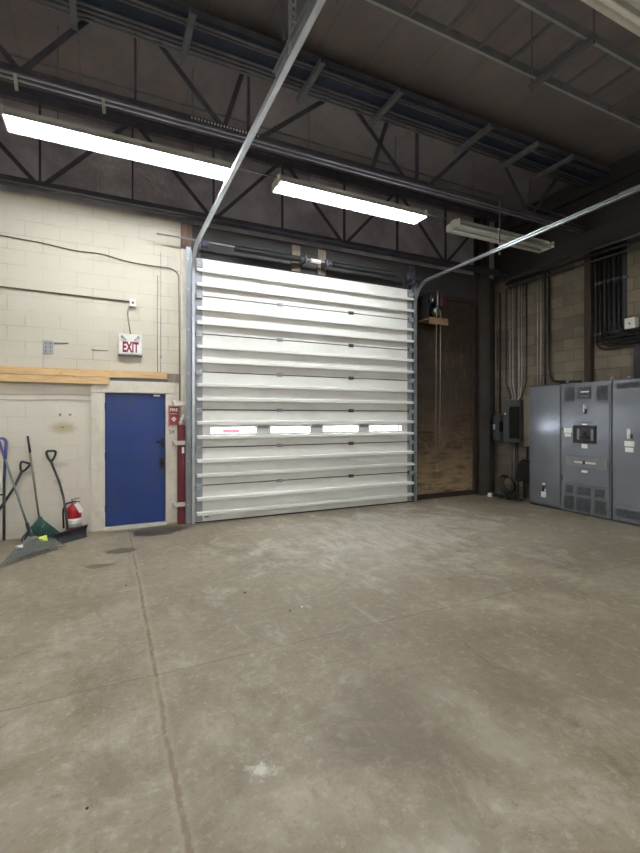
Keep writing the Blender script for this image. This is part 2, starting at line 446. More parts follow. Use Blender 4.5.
ROT_BACK = Matrix.Rotation(math.pi/2, 3, 'X')                       # faces -y
ROT_RIGHT = Matrix.Rotation(-math.pi/2, 3, 'Z') @ Matrix.Rotation(math.pi/2, 3, 'X')   # faces -x

def single(name, mb, mats, label, cat, group=None, kind=None, bevel=0, base=None):
    bm = mb.bm; 
    if base is None:
        xs = [v.co.x for v in bm.verts]; ys = [v.co.y for v in bm.verts]; zs = [v.co.z for v in bm.verts]
        base = ((min(xs)+max(xs))/2, (min(ys)+max(ys))/2, min(zs))
    me = mb.mesh(name, mats, base, bevel)
    o = bpy.data.objects.new(name, me); C.objects.link(o); o.location = base
    return tag(o, label, cat, group, kind)

def copy_tree(o, parent=None):
    c = o.copy(); C.objects.link(c); c.parent = parent
    for ch in list(o.children): copy_tree(ch, c)
    return c

# ------------------------------------------------------------------ room shell
XL, XR, YB, YF = -4.0, 7.45, -5.0, 7.0
ZT = H + 4.15
single('floor', MB().box(XL-.2, XR+.2, YB-.2, 7.25, -.1, 0), 'floor', 'worn beige concrete floor with a dirt filled joint', 'floor', kind='structure')
single('ceiling', MB().box(XL-.2, XR+.2, YB-.2, 7.25, ZT, ZT+.15), 'ceiling', 'dark brown roof deck overhead', 'ceiling', kind='structure')
single('wall_left', MB().box(XL-.2, XL, YB-.2, 7.25, 0, ZT), 'cream_paint', 'cream painted side wall out of frame', 'wall', kind='structure')
single('wall_rear', MB().box(XL, XR, YB-.2, YB, 0, ZT), 'cream_paint', 'cream painted wall behind the viewer', 'wall', kind='structure')
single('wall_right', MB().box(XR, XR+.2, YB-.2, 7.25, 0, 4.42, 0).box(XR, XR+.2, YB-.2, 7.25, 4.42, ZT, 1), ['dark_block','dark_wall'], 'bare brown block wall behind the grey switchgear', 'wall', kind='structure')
w = MB()
w.box(XL, -.06, YF, 7.25, 0, 4.55, 0).box(-.06, .775, YF, 7.25, 1.96, 4.55, 0).box(-.06, .775, 7.07, 7.25, 0, 1.96, 0).box(.775, 1.0, YF, 7.25, 0, 4.55, 0)  # includes a solid layer behind the blue door, added to stop daylight leaking
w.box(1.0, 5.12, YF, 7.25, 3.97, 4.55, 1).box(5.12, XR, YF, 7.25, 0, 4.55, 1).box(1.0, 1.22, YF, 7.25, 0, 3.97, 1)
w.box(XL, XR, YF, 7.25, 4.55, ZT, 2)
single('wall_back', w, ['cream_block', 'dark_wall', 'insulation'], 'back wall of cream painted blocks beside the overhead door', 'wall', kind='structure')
# door frame timbers
single('trim_1', MB().box(-.225,-.05,6.965,6.999,0.0,1.945), 'cream_paint', 'wide cream board left of the blue door', 'trim', kind='structure', bevel=.003)
single('trim_2', MB().box(.768,.925,6.965,6.999,.03,1.945), 'cream_paint', 'cream board right of the blue door', 'trim', kind='structure', bevel=.003)
single('trim_3', MB().box(-.225,.90,6.955,6.999,1.95,2.115), 'cream_paint', 'cream header board over the blue door', 'trim', kind='structure', bevel=.003)
single('trim_4', MB().box(-.06,.775,6.93,7.2,0.0,.035), 'cream_paint', 'pale threshold sill under the blue door', 'trim', kind='structure')

# blue door
d = Thing('door_1', 'plain blue steel door under the EXIT sign', 'door', (.36,7.03,.036), kind='structure')
leaf = d.part('door_leaf', MB().box(-.045,.762,7.01,7.055,.045,1.94), 'blue', bevel=.004)
d.part('door_handle', MB().box(.70,.745,6.99,7.012,1.16,1.28).tube([(.725,7.0,1.235),(.725,6.96,1.235)],.012).tube([(.735,6.955,1.235),(.63,6.955,1.232)],.011), 'black')
d.part('deadbolt', MB().lathe((.72,6.985,.93),[(.03,.03),(.03,-.005),(.022,-.012)],16,'y').box(.685,.75,6.985,7.012,.84,.985), 'black')
d.part('door_closer_tag', MB().box(.60,.69,6.995,7.01,1.905,1.93), 'white_tag', label='small white plate at the top corner')
hng = MB()
for z in (.3, 1.05, 1.75): hng.tube([(-.047,7.0,z-.05),(-.047,7.0,z+.05)],.008,8)
d.part('hinge', hng, 'black')

# outdoors, glimpsed through the slot windows
single('trim_5', MB().box(-6,14,7.3,30,-.12,-.02), 'asphalt', 'pale paved yard outside the overhead door', 'ground', kind='structure')
single('crate', MB().box(2.14,2.5,9.2,9.6,-.02,1.345), 'pink', 'pink crate outside the first slot window of the overhead door', 'crate', bevel=.02)

# ------------------------------------------------------------------ overhead door
OX0, OX1, OY = 1.17, 5.17, 6.84
SH = .573
od = Thing('door_2', 'wide white ribbed sectional overhead door with four slot windows', 'overhead door', (3.17,OY,0), kind='structure')
wins = [(1.41,2.12),(2.37,3.06),(3.31,4.0),(4.23,4.92)]
for k in range(7):
    z0 = k*SH + (.02 if k == 0 else 0); z1 = (k+1)*SH - .017
    mb = MB()
    if k == 2:
        wz0, wz1 = k*SH+.206, k*SH+.292
        mb.box(OX0,OX1,OY,OY+.05,z0,wz0).box(OX0,OX1,OY,OY+.05,wz1,z1)
        xs = [OX0]+[v for ww in wins for v in ww]+[OX1]
        for i in range(0, len(xs), 2): mb.box(xs[i],xs[i+1],OY,OY+.05,wz0,wz1)
    else:
        mb.box(OX0,OX1,OY,OY+.05,z0,z1)
    sec = od.part('door_section', mb, 'door_white')
    # dark joint strip behind the tongue
    if k: od.part('joint_strip', MB().box(OX0,OX1,OY+.012,OY+.045,z0-.0175,z0-.0005), 'seam', sec)
    if k == 2:
        for a, b in wins:
            fr = MB()
            fr.box(a-.02,b+.02,OY-.008,OY+.0,wz0-.016,wz0).box(a-.02,b+.02,OY-.008,OY+.0,wz1,wz1+.016)
            fr.box(a-.02,a,OY-.008,OY+.0,wz0,wz1).box(b,b+.02,OY-.008,OY+.0,wz0,wz1)
            f = od.part('window_frame', fr, 'rib_white', sec)
            od.part('pane', MB().box(a,b,OY+.02,OY+.026,wz0,wz1), 'glass', sec)
        for a, b in zip(wins, wins[1:]):
            od.part('strut_clip', MB().box(a[1]+.03,b[0]-.03,OY-.006,OY,wz1-.02,wz1+.03), 'stile', sec)
    for off in (.145, .362):
        zc = k*SH + off
        # hat shaped strut: web standing off the door with lips
        t_ = .004
        pr = [(OY,zc+.034),(OY-.006,zc+.028),(OY-.075,zc+.026),(OY-.078,zc+.022),(OY-.078,zc-.020),(OY-.060,zc-.024),(OY-.060,zc-.019),(OY-.073,zc-.015),(OY-.073,zc+.021),(OY-.004,zc+.022),(OY,zc+.020)]
        od.part('strut', MB().prism([(OX0+.02,y,z) for y, z in pr],(OX1-OX0-.04,0,0)), 'rib_white', sec)
    for x0, x1 in ((OX0,OX0+.11),(OX1-.11,OX1)):
        od.part('end_stile', MB().box(x0,x1,OY-.004,OY,z0+.004,z1-.004), 'stile', sec)
    zj = z1+.008 if k < 6 else z1-.10
    for x in (2.52, 3.85):
        if k < 6:
            hb = MB().box(x-.05,x+.05,OY-.012,OY-.001,zj-.028,zj+.028).tube([(x-.045,OY-.014,zj),(x+.045,OY-.014,zj)],.010,8)
            od.part('hinge', hb, 'conduit_grey' if x > 3 else 'stile', sec)
    for x, sx in ((OX0+.055,-1),(OX1-.055,1)):
        hb = MB().box(x-.05,x+.05,OY-.05,OY-.005,zj-.045,zj+.03)
        hb.box(x-.05,x-.044,OY-.06,OY-.005,zj-.02,zj+.03).box(x+.044,x+.05,OY-.06,OY-.005,zj-.02,zj+.03).tube([(x,OY-.045,zj+.01),(x+sx*.085,OY-.045,zj+.01)],.009,8)
        od.part('roller_hinge', hb, 'hinge_grey', sec)
od.part('bottom_seal', MB().box(OX0,OX1,OY+.005,OY+.045,.001,.022), 'rubber')
for x0, x1 in ((1.18,1.22),(5.12,5.16)): od.part('side_light_stop', MB().box(x0,x1,OY+.052,6.999,.0,4.0), 'rubber')  # hidden strips added to block outside light leaking past the door edges
od.part('top_light_stop', MB().box(1.22,5.12,OY+.052,6.999,3.97,4.0), 'rubber')  # matching added light block along the door top
od.part('grip_handle', MB().box(OX0+.14,OX0+.2,OY-.02,OY,.08,.10), 'galv')

# door tracks
R_ = .38
def track(x, sgn, label, hang):
    th = Thing('door_track', label, 'track', (x,6.78,0))
    ty = OY-.05; top = 1.6+2.48
    pts = [(x,ty,.01),(x,ty,top-R_)]
    arc = [(x, ty-R_+R_*math.cos(a), top-R_+R_*math.sin(a)) for a in [math.pi/2*i/12 for i in range(1,13)]]
    hor = [(x, ty-R_-.3, top), (x, 2.05, top)]
    w_, t = .023, .0035
    def C_(m=1):   # C shaped channel, open towards the door
        s = sgn
        return [(s*.022,-w_),(s*.022,w_),(-s*.022,w_),(-s*.022,w_-t*2),(s*(.022-t),w_-t*2),(s*(.022-t),-w_+t*2),(-s*.022,-w_+t*2),(-s*.022,-w_)]
    th.part('vertical_track', MB().sweep(C_(), pts, (1,0,0)), 'galv_bright')
    th.part('track_curve', MB().sweep(C_(), [pts[-1]]+arc, (1,0,0)), 'galv_bright')
    th.part('horizontal_track', MB().sweep(C_(), [arc[-1]]+hor, (1,0,0)), 'galv_bright')
    th.part('stiffener_angle', MB().box(x+sgn*.022,x+sgn*.026,2.05,3.1,top-.015,top+.05).box(x,x+sgn*.05,2.05,3.1,top+.046,top+.05), 'galv')
    # wall angle that bolts the vertical track to the jamb
    wa = MB().box(x+sgn*.03,x+sgn*(.10 if sgn < 0 else .06),ty+.02,ty+.026,.005,4.13).box(x+sgn*.03,x+sgn*.036,ty+.026,6.965,.005,4.13)
    th.part('wall_angle', wa, 'galv')
    for z in (.3,.95,1.6,2.25,2.9,3.5,3.95):
        th.part('bolt', MB().lathe((x+sgn*(.07 if sgn < 0 else .045),ty+.018,z),[(.012,.004),(.012,-.006)],6,'y'), 'galv_bright')
    for hy, kind in hang:
        if kind == 'angle':
            hb = MB()
            z0, z1 = top+.04, H+4.14
            hx = x+sgn*.03
            # perforated angle: a flange with slots cut between rungs
            hb.box(hx-.003,hx+.0,hy,hy+.04,z0-.06,z1)
            hb.box(hx,hx+.008,hy,hy+.003,z0-.06,z1).box(hx+.030,hx+.038,hy,hy+.003,z0-.06,z1)
            z = z0-.06
            while z < z1: hb.box(hx+.008,hx+.030,hy,hy+.003,z,z+.022); z += .05
            th.part('hanger', hb, 'galv_bright', label='perforated steel hanger angle')
        else:
            th.part('hanger', MB().box(x-.012,x+.012,hy-.003,hy+.003,top-.07,H+3.2).tube([(x-.02,hy,top-.08),(x+.02,hy,top-.08)],.01,8), 'galv')
    return th
track(1.135, -1, 'galvanised track at the left edge of the overhead door, rising and running overhead', [(2.78,'angle')])
track(5.205, 1, 'galvanised track at the right edge of the overhead door, bending back overhead', [(4.79,'strap')])
# short loose angle beside the left track
single('steel_angle', MB().angle((1.215,2.0,H+2.67),(1.215,2.86,H+2.67),.03), 'galv_bright', 'short bright steel angle alongside the overhead end of the left door track', 'angle')

# torsion shaft
sh = Thing('torsion_shaft', 'long torsion spring shaft above the overhead door', 'shaft', (3.17,6.76,4.2))
sy, sz = 6.76, 4.2
sh.part('shaft', MB().tube([(.62,sy,sz+.03),(5.3,sy,sz-.0)],.012,10), 'conduit')
def spring(x0, x1, r=.042):
    pts = []; n = int((x1-x0)/.016)
    for i in range(n*6+1):
        a = i/6*2*math.pi; pts.append((x0+(x1-x0)*i/(n*6), sy+r*math.cos(a), sz+r*math.sin(a)))
    return MB().tube(pts,.0085,5)
sh.part('spring', spring(1.75,2.86), 'black'); sh.part('spring', spring(3.42,4.75), 'black')
for x in (1.3, 5.06): sh.part('cable_drum', MB().lathe((x,sy,sz),[(.05,-.05),(.07,-.045),(.055,-.03),(.055,.03),(.07,.045),(.05,.05)],20,'x'), 'steel_dark')
sh.part('coupler', MB().lathe((3.13,sy,sz+.005),[(.028,-.09),(.034,-.085),(.034,.085),(.028,.09)],16,'x'), 'white', label='white shaft coupler')
for x in (2.94,3.33):
    sh.part('bearing_plate', MB().box(x-.012,x+.012,sy-.05,6.95,sz-.06,sz+.06).lathe((x,sy,sz),[(.035,-.03),(.035,.03)],12,'x'), 'conduit_grey')
    sh.part('spring_cone', MB().lathe((x+(-.06 if x<3.1 else .06),sy,sz),[(.05,-.03),(.05,.03)],16,'x'), 'conduit_grey')
for x, nm in ((2.86,'left'),(3.34,'right')):
    single('wood_block', MB().box(x-.075,x+.075,6.955,6.999,4.06,4.5), 'block_wood', 'weathered timber block behind the torsion shaft, %s of the white coupler' % nm, 'block', bevel=.004)
single('trim_6', MB().box(.985,1.145,6.94,6.999,.0,4.13), 'cream_paint', 'cream painted jamb behind the left door track', 'trim', kind='structure', bevel=.003)
single('timber_block', MB().box(.985,1.145,6.94,6.999,4.13,4.52), 'post_wood', 'bare brown timber above the left door track', 'post', bevel=.003)
single('jamb_post', MB().box(5.20,5.33,6.94,6.999,.0,4.5), 'steel_dark', 'dark post behind the right door track', 'post', bevel=.003)
for x, l in ((1.22,'left'),(5.13,'right')):
    single('end_bearing_bracket', MB().box(x-.005,x+.005,6.70,6.999,4.09,4.30).box(x-.06,x+.06,6.985,6.999,4.06,4.33), 'steel_mid' if l == 'left' else 'steel_dark', 'steel bracket holding the %s end of the torsion shaft' % l, 'bracket')
# red board, clamps at left jamb
single('red_post', MB().box(.932,1.035,6.885,6.938,.0,1.48), 'red', 'red painted post between the blue door and the left door track', 'post', bevel=.004)
for z, l in ((1.80,'above the red sign'),(1.215,'beside the door handle'),(.30,'near the floor')):
    mb = MB().box(.86,1.03,6.845,6.88,z-.03,z+.03).box(.86,.885,6.88,6.964,z-.03,z+.03).tube([(.872,6.845,z-.03),(.872,6.845,z+.05)],.013,8)
    single('bar_bracket', mb, 'cream_paint', 'cream steel bar bracket on the door jamb %s' % l, 'bracket', group='bar brackets on the jamb', bevel=.004)
single('padlock_tag', MB().box(.985,1.02,6.865,6.88,1.06,1.15), 'white_tag', 'small white tag hanging under the middle bar bracket', 'tag', bevel=.004)
mb = MB().tube([(.975,6.91,1.50),(.985,6.90,1.56),(1.01,6.89,1.64)],[.02,.026,.012],8).lathe((.975,6.91,1.481),[(.012,0),(.028,.01),(.028,.05),(.012,.06)],10)
single('rag', mb, 'white', 'white cloth scrap on top of the red post', 'rag')

# FIRE sign
fs = Thing('fire_sign', 'red and white FIRE sign right of the blue door', 'sign', (.885,6.955,1.58))
sg = fs.part('sign_board', MB().box(.80,.975,6.953,6.963,1.46,1.775), 'red_sign')
st = MB(); n = 9
for i in range(n):
    t = .80+.004+i*(.167/n); st.prism([(t,6.9525,1.757),(t+.008,6.9525,1.757),(t+.014,6.9525,1.773),(t+.006,6.9525,1.773)],(0,-.001,0))
    st.prism([(t,6.9525,1.462),(t+.008,6.9525,1.462),(t+.014,6.9525,1.478),(t+.006,6.9525,1.478)],(0,-.001,0))
for i in range(16):
    t = 1.478+i*.0175
    for x in (.803,.959): st.prism([(x,6.9525,t),(x+.013,6.9525,t+.006),(x+.013,6.9525,t+.013),(x,6.9525,t+.007)],(0,-.001,0))
fs.part('striped_border', st, 'white', label='white diagonal stripes round the edge')
fs.text('lettering', 'FIRE', .062, (.882,6.951,1.705), ROT_BACK, 'white', off=.002)
fs.part('arrow', MB().prism([(.882,6.9525,1.525),(.925,6.9525,1.575),(.903,6.9525,1.575),(.903,6.9525,1.60),(.861,6.9525,1.60),(.861,6.9525,1.575),(.839,6.9525,1.575)],(0,-.001,0)).box(.835,.93,6.9515,6.9525,1.645,1.652), 'white', label='white arrow')
me = text_mesh('painted_number','24',.075,(.848,6.964,1.375),ROT_BACK,'print',(.848,6.964,1.34),.002,.0006)
o = bpy.data.objects.new('painted_number', me); C.objects.link(o); o.location = (.848,6.964,1.34)
tag(o, 'small dark number 24 on the cream board below the red sign', 'number')

# lumber over the door
single('lumber_board', MB().box(-4,.78,6.955,6.9985,2.165,2.262), 'lumber', 'long upper raw pine board over the blue door', 'board', bevel=.003)
single('lumber_board', MB().box(-4,.005,6.915,6.9985,2.06,2.155), 'lumber', 'shorter lower raw pine board ending above the door corner', 'board', bevel=.003)
single('backing_board', MB().box(.02,.80,6.975,6.999,2.118,2.162), 'steel_tray', 'thin grey board under the raw pine board', 'board')  # grey board, its dark tone carrying the shadow below the upper pine board
single('grey_patch', MB().box(.795,.975,6.98,6.999,2.12,2.25), 'block_wood', 'unpainted grey block patch at the end of the pine board', 'block')

# EXIT sign
ex = Thing('exit_sign', 'white EXIT sign with two lamp heads above the blue door', 'sign', (.28,6.99,2.48))
ex.part('housing', MB().box(.125,.435,6.93,6.999,2.50,2.79), 'white', bevel=.01)
ex.part('base_rim', MB().box(.122,.438,6.925,6.999,2.482,2.50), 'print')
ex.part('face', MB().box(.14,.42,6.924,6.931,2.515,2.68), 'white_tag')
ex.text('lettering', 'EXIT', .20, (.282,6.922,2.593), ROT_BACK, 'red_letter', off=.008, sx=.52)
for x, sx in ((.175,1),(.385,-1)):
    ex.part('lamp_head', MB().lathe((x,6.93,2.745),[(.008,0),(.020,-.01),(.020,-.03),(.012,-.034)],12,'y').bar((x,6.91,2.75),(x+sx*.05,6.905,2.70),.022,.014), 'stile', label='small grey emergency lamp')
# junction box, conduit, flex
jb = Thing('junction_box', 'small steel junction box on the cream wall above the EXIT sign', 'junction box', (.315,6.99,3.2))
jb.part('box', MB().box(.275,.355,6.94,6.999,3.195,3.30), 'white', bevel=.004)
jb.part('cover_knob', MB().lathe((.315,6.94,3.245),[(.018,0),(.018,-.01)],10,'y'), 'print')
def wcond(pts, r, name, m, label, cat='conduit', group=None, fil=.05, n=8):
    return single(name, MB().tube(fillet(pts, fil), r, n), m, label, cat, group)
wcond([(-4,6.982,3.33),(.12,6.982,3.27),(.27,6.975,3.265)], .010, 'conduit', 'conduit_tan', 'straight grey conduit running left from the junction box')
wcond([(.262,6.97,3.19),(.245,6.97,3.10),(.262,6.965,2.94),(.285,6.965,2.795)], .007, 'flex_cable', 'conduit_tan', 'short cable dropping from junction box to EXIT sign', 'cable')
pts = [(-4,6.985,4.15),(-1.27,6.985,3.955),(-.8,6.985,3.935),(-.42,6.985,3.89),(-.1,6.985,3.905),(.2,6.985,3.845),(.45,6.985,3.83),(.86,6.985,3.83),(.955,6.985,3.75),(.965,6.985,2.5),(.968,6.985,1.85)]
wcond(pts, .0065, 'cable', 'conduit_tan', 'grey cable drooping across the top of the cream wall and down the jamb', 'cable', fil=.1)
for x, l in ((.70,'nearer the EXIT sign'),(.655,'fainter one')):
    z1 = 4.05 if x == .70 else 3.7
    single('wall_wire', MB().tube([(x,6.993,2.27),(x,6.993,z1)],.0035,6), 'print', 'thin vertical wire on cream wall left of the track, %s' % ('to its full height' if x == .70 else 'the shorter of the pair'), 'wire')
single('wire_clip', MB().box(.685,.715,6.985,6.999,2.48,2.51), 'galv', 'tiny steel clip holding the taller wall wire', 'clip')
for z, l in ((1.905,'upper'),(1.83,'lower')):
    xs = [-4+.2*i for i in range(20)]+[-.24]
    single('low_wire', MB().tube([(x,6.992,z+.006*math.sin(x*5+z*9)) for x in xs],.0035,6), 'block_wood', '%s of two thin wires strung along the cream wall below the pine boards' % l, 'wire')
pl = Thing('wall_plate', 'small perforated steel plate on the cream wall above the tools', 'plate', (-.735,6.995,2.46))
pl.part('plate', MB().box(-.80,-.68,6.988,6.999,2.455,2.63), 'conduit')
for i in range(2):
    for j in range(3): pl.part('hole', MB().lathe((-.765+i*.055,6.987,2.49+j*.05),[(.009,0),(.009,-.001)],8,'y'), 'black')
single('wall_rod', MB().tube([(-.675,6.993,2.605),(-.5,6.993,2.612)],.006,6), 'conduit_grey', 'short thin rod stub beside the perforated wall plate', 'rod')
single('wall_stub', MB().tube([(.0,6.993,2.545),(-.22,6.993,2.54)],.005,6), 'block_wood', 'short stub of wire on the wall left of the EXIT sign', 'wire')

# ------------------------------------------------------------------ stained plywood panel, column
pp = Thing('plywood_panel', 'tall dark stained plywood sheet boarding the wall right of the overhead door', 'panel', (6.08,6.98,0))
pp.part('sheet', MB().box(5.335,6.80,6.965,6.999,.0,1.93), 'plywood', label='lower paler sheet'); pp.part('sheet', MB().box(5.335,6.80,6.965,6.999,1.934,3.93), 'plywood', label='upper dark sheet')
pp.part('top_rail', MB().box(5.335,6.85,6.93,6.999,3.93,4.02), 'steel_brown')
pp.part('side_rail', MB().box(6.80,6.855,6.93,6.999,0,3.93), 'steel_brown')
pp.part('kick_board', MB().box(5.335,6.80,6.945,6.965,.0,.10), 'steel_brown')
co = Thing('steel_column', 'dark steel column in the corner beside the plywood', 'column', (6.98,6.85,0))
co.part('shaft', MB().box(6.865,7.10,6.80,6.815,0,ZT).box(6.865,7.10,6.985,6.999,0,ZT).box(6.975,6.99,6.815,6.985,0,ZT), 'column')
co.part('base_plate', MB().box(6.84,7.13,6.77,6.999,0,.015), 'column')

# door operator / chain hoist
ho = Thing('hoist_operator', 'small chain hoist operator with maroon body at the top right of the overhead door', 'hoist', (5.6,6.8,3.45))
ho.part('shelf', MB().box(5.36,5.80,6.58,6.93,3.42,3.44), 'ply_small', bevel=.002); ho.part('shelf_front', MB().box(5.36,5.80,6.565,6.58,3.33,3.455), 'ply_small')
ho.part('bracket', MB().box(5.40,5.43,6.66,6.93,3.44,3.92).box(5.62,5.64,6.62,6.93,3.44,3.9).box(5.43,5.62,6.90,6.93,3.44,3.9), 'black')
ho.part('motor_body', MB().lathe((5.74,6.72,3.82),[(.04,-.14),(.085,-.13),(.09,-.1),(.09,.10),(.085,.12),(.05,.13)],20,'z'), 'motor_red', label='maroon motor body')
ho.part('gear_wheel', MB().lathe((5.60,6.66,3.60),[(.03,-.05),(.09,-.045),(.06,-.02),(.06,.02),(.09,.045),(.03,.05)],18,'y'), 'chrome')
ho.part('sprocket', MB().lathe((5.50,6.68,3.80),[(.05,-.02),(.065,0),(.05,.02)],14,'x'), 'chrome')
ho.part('silver_rod', MB().tube([(5.60,6.63,3.70),(5.61,6.63,3.98)],.018,8), 'galv_bright')
ho.part('cable_loop', MB().tube(fillet([(5.45,6.65,3.62),(5.43,6.62,3.85),(5.5,6.62,3.97),(5.56,6.63,3.7)],.08),.010,6), 'black')
for x in (5.56, 5.66):
    ho.part('pull_chain', MB().tube([(x,6.61,3.60),(x,6.62,2.2),(x-.005,6.64,.62)],.007,6), 'rope')
ho.part('chain_loop', MB().tube([(5.555,6.64,.62),(5.58,6.64,.57),(5.63,6.64,.57),(5.655,6.64,.62)],.007,6), 'rope')

# ------------------------------------------------------------------ light fixtures
def fixture(x0, y, z, lit, label, Lf=2.32):
    t = Thing('light_fixture', label, 'light fixture', (x0,y,z), 'two tube strip light fixtures')
    x1 = x0+Lf
    def sec(x):
        return [(x,y-.158,z-.003),(x,y-.150,z-.003),(x,y-.065,z+.07),(x,y-.045,z+.03),(x,y+.045,z+.03),(x,y+.065,z+.07),(x,y+.150,z-.003),(x,y+.158,z-.003),(x,y+.070,z+.09),(x,y+.065,z+.13),(x,y-.065,z+.13),(x,y-.070,z+.09)]
    t.part('reflector', MB().prism(sec(x0),(Lf,0,0)), 'fixture')
    for yy in (-.095,.095):
        t.part('tube', MB().tube([(x0+.02,y+yy,z+.018),(x1-.02,y+yy,z+.018)],.019,12), 'tube_on' if lit else 'tube_off')
    for xx in (x0,x1): t.part('end_plate', MB().box(xx-.008,xx+.008,y-.155,y+.155,z-.006,z+.10), 'fixture')
    for f in (.2,.8):
        t.part('hanger', MB().bar((x0+Lf*f,y,z+.13),(x0+Lf*f,y,H+4.149),.006,.006), 'conduit_grey')
    return t
LZ = H+2.985
fixture(-.95,5.45,LZ,True,'lit strip light hanging at upper left, partly hidden by the track')
fixture(1.96,5.45,LZ,True,'lit strip light hanging above the middle of the overhead door')
fixture(4.92,5.45,LZ,False,'unlit strip light hanging to the right of the two lit ones',2.14)
fixture(3.02,1.92,LZ,False,'unlit strip light crossing the top right corner of the view',3.2)
for x, y in ((-1.06,-2.4),(1.96,-2.4),(-1.06,-4.3),(1.96,-4.3),(-3.8,2.2)):  # rearmost pair and far left lamp added as fill for lower wall and door
    fixture(x,y,LZ,True,'lit strip light out of view behind the viewer' if y < 0 else 'unseen fill strip light added at the far left')
# power conduit between fixtures
single('fixture_conduit', MB().tube([(1.38,5.40,LZ+.09),(1.95,5.40,LZ+.09)],.010,8), 'conduit', 'short conduit linking the two lit strip lights', 'conduit')
single('fixture_conduit', MB().tube([(4.29,5.40,LZ+.09),(4.80,5.40,LZ+.09)],.010,8), 'conduit', 'short conduit linking the middle lit light to the unlit one', 'conduit')

# ------------------------------------------------------------------ roof joists
def joist(y, hb, ht, webs, label, w=.05):
    t = Thing('roof_joist', label, 'joist', (1.7,y,H+hb), 'open web roof joists')
    x0, x1 = XL+.001, XR-.001
    for nm, h in (('bottom_chord',hb),('top_chord',ht)):
        s = 1 if nm == 'bottom_chord' else -1
        mb = MB()
        for sd in (-1,1):
            mb.box(x0,x1,y+sd*.012-.004,y+sd*.012+.004,H+min(h,h+s*.09),H+max(h,h+s*.09))
            mb.box(x0,x1,min(y+sd*.012,y+sd*.085),max(y+sd*.012,y+sd*.085),H+h-.004,H+h+.004)
        t.part(nm, mb, 'steel_dark')
    for i, (xa, ha, xb, hh) in enumerate(webs):
        t.part('web_member', MB().bar((xa,y,H+ha),(xb,y,H+hh),.022,w,(0,1,0)) if abs(xa-xb)<.02 else MB().bar((xa,y,H+ha),(xb,y,H+hh),w,.022,(0,1,0)), 'steel_dark')
    return t
webs = []
for xb in (-3.0,-.8,1.42,3.65,5.87):
    webs += [(xb,2.95,xb-1.08,4.1),(xb,2.95,xb+1.08,4.1),(xb,2.95,xb,4.1),(xb+1.1,2.95,xb+1.1,4.1)]
joist(6.72,2.94,4.13,[q for q in webs if q[2] < XR and q[0] < XR],'dark open web joist against the back wall', .05)
webs = [(-3.6,3.2,-2.9,4.1),(-2.9,4.1,-2.2,3.2),(-.75,3.25,-.12,4.05),(-1.5,4.05,-.75,3.25),(.25,3.2,.25,4.1),(.40,4.05,1.17,3.25),(1.17,3.25,1.42,4.05),(1.46,3.2,1.46,4.1),(1.55,3.22,2.55,4.05),
        (2.80,4.05,3.72,3.2),(3.13,3.25,3.38,4.0),(3.86,3.2,3.86,4.1),(4.12,3.3,4.9,4.05),(5.4,4.05,6.1,3.2),(6.1,3.2,6.8,4.05)]
joist(5.0,3.20,4.10,webs,'dark open web joist in front of the strip lights')
# conduits under joist
for yy, hh, l in ((4.92,3.165,'nearer'),(4.97,3.15,'farther')):
    single('ceiling_conduit', MB().tube([(XL,yy,H+hh),(7.3,yy,H+hh)],.012,8), 'steel_cond', '%s of two conduits strapped under the joist in front of the strip lights' % l, 'conduit', 'conduits under the joist')
single('ceiling_conduit', MB().tube([(XL,5.02,H+3.40),(7.3,5.02,H+3.40)],.012,8), 'steel_tray', 'thin conduit running along the top of the joist bottom chord', 'conduit')
# dark threaded strip on conduit
mb = MB()
for i in range(22): mb.box(.80+i*.035,.815+i*.035,4.90,4.906,H+3.205,H+3.225)
single('cable_ties', mb, 'fixture', 'row of bright ties on the joist conduits right where the track crosses', 'ties')
# clips hanging off the conduits
for x, y, l in ((-.78,4.9,'the left one'),(-.05,4.9,'the right one')):
    single('conduit_strap', MB().bar((x,y,H+3.16),(x+.01,y+.04,H+3.03),.03,.006), 'conduit_lit', 'small strap end hanging above the left strip light, %s' % l, 'strap')

# conduit rack: wide dark tray with conduits slung under it
rk = Thing('cable_tray', 'wide dark cable tray running along the ceiling parallel to the back wall', 'cable tray', (1.7,4.5,H+3.96))
rk.part('tray_floor', MB().box(XL,7.3,4.47,4.90,H+3.93,H+3.94), 'steel_navy')
rk.part('side_rail', MB().box(XL,7.3,4.462,4.47,H+3.93,H+4.0), 'steel_dark'); rk.part('side_rail', MB().box(XL,7.3,4.90,4.908,H+3.93,H+4.0), 'steel_dark')
for i, (yy, hh, m) in enumerate(((4.49,3.88,'steel_tray'),(4.545,3.89,'steel_mid'),(4.73,3.88,'steel_mid'),(4.79,3.88,'steel_tray'),(4.85,3.88,'steel_mid'),(4.905,3.88,'steel_tray'))):
    single('rack_conduit', MB().tube([(XL,yy,H+hh),(7.25,yy,H+hh)],.013,8), m, ['front','second','third','fourth','fifth','rearmost'][i]+' of six grey conduits slung under the wide ceiling tray, counted from the viewer', 'conduit', 'conduits under the ceiling tray')
for i, x in enumerate((-2.6,-1.45,-.30,.72,2.08,3.10,4.55,5.44,6.18)):
    single('trapeze_bar', MB().box(x-.03,x+.03,4.30,4.985,H+3.80,H+3.808).box(x-.03,x-.024,4.30,4.985,H+3.808,H+3.862), 'steel_mid', ['first','second','third','fourth','fifth','sixth','seventh','eighth','ninth'][i]+' steel cross bar from the left carrying the ceiling conduits', 'bar', 'cross bars under the ceiling conduits')
single('sway_brace', MB().angle((1.62,4.2,H+3.80),(1.15,3.3,H+4.14),.04), 'steel_dark', 'dark diagonal brace behind the perforated track hanger', 'brace')

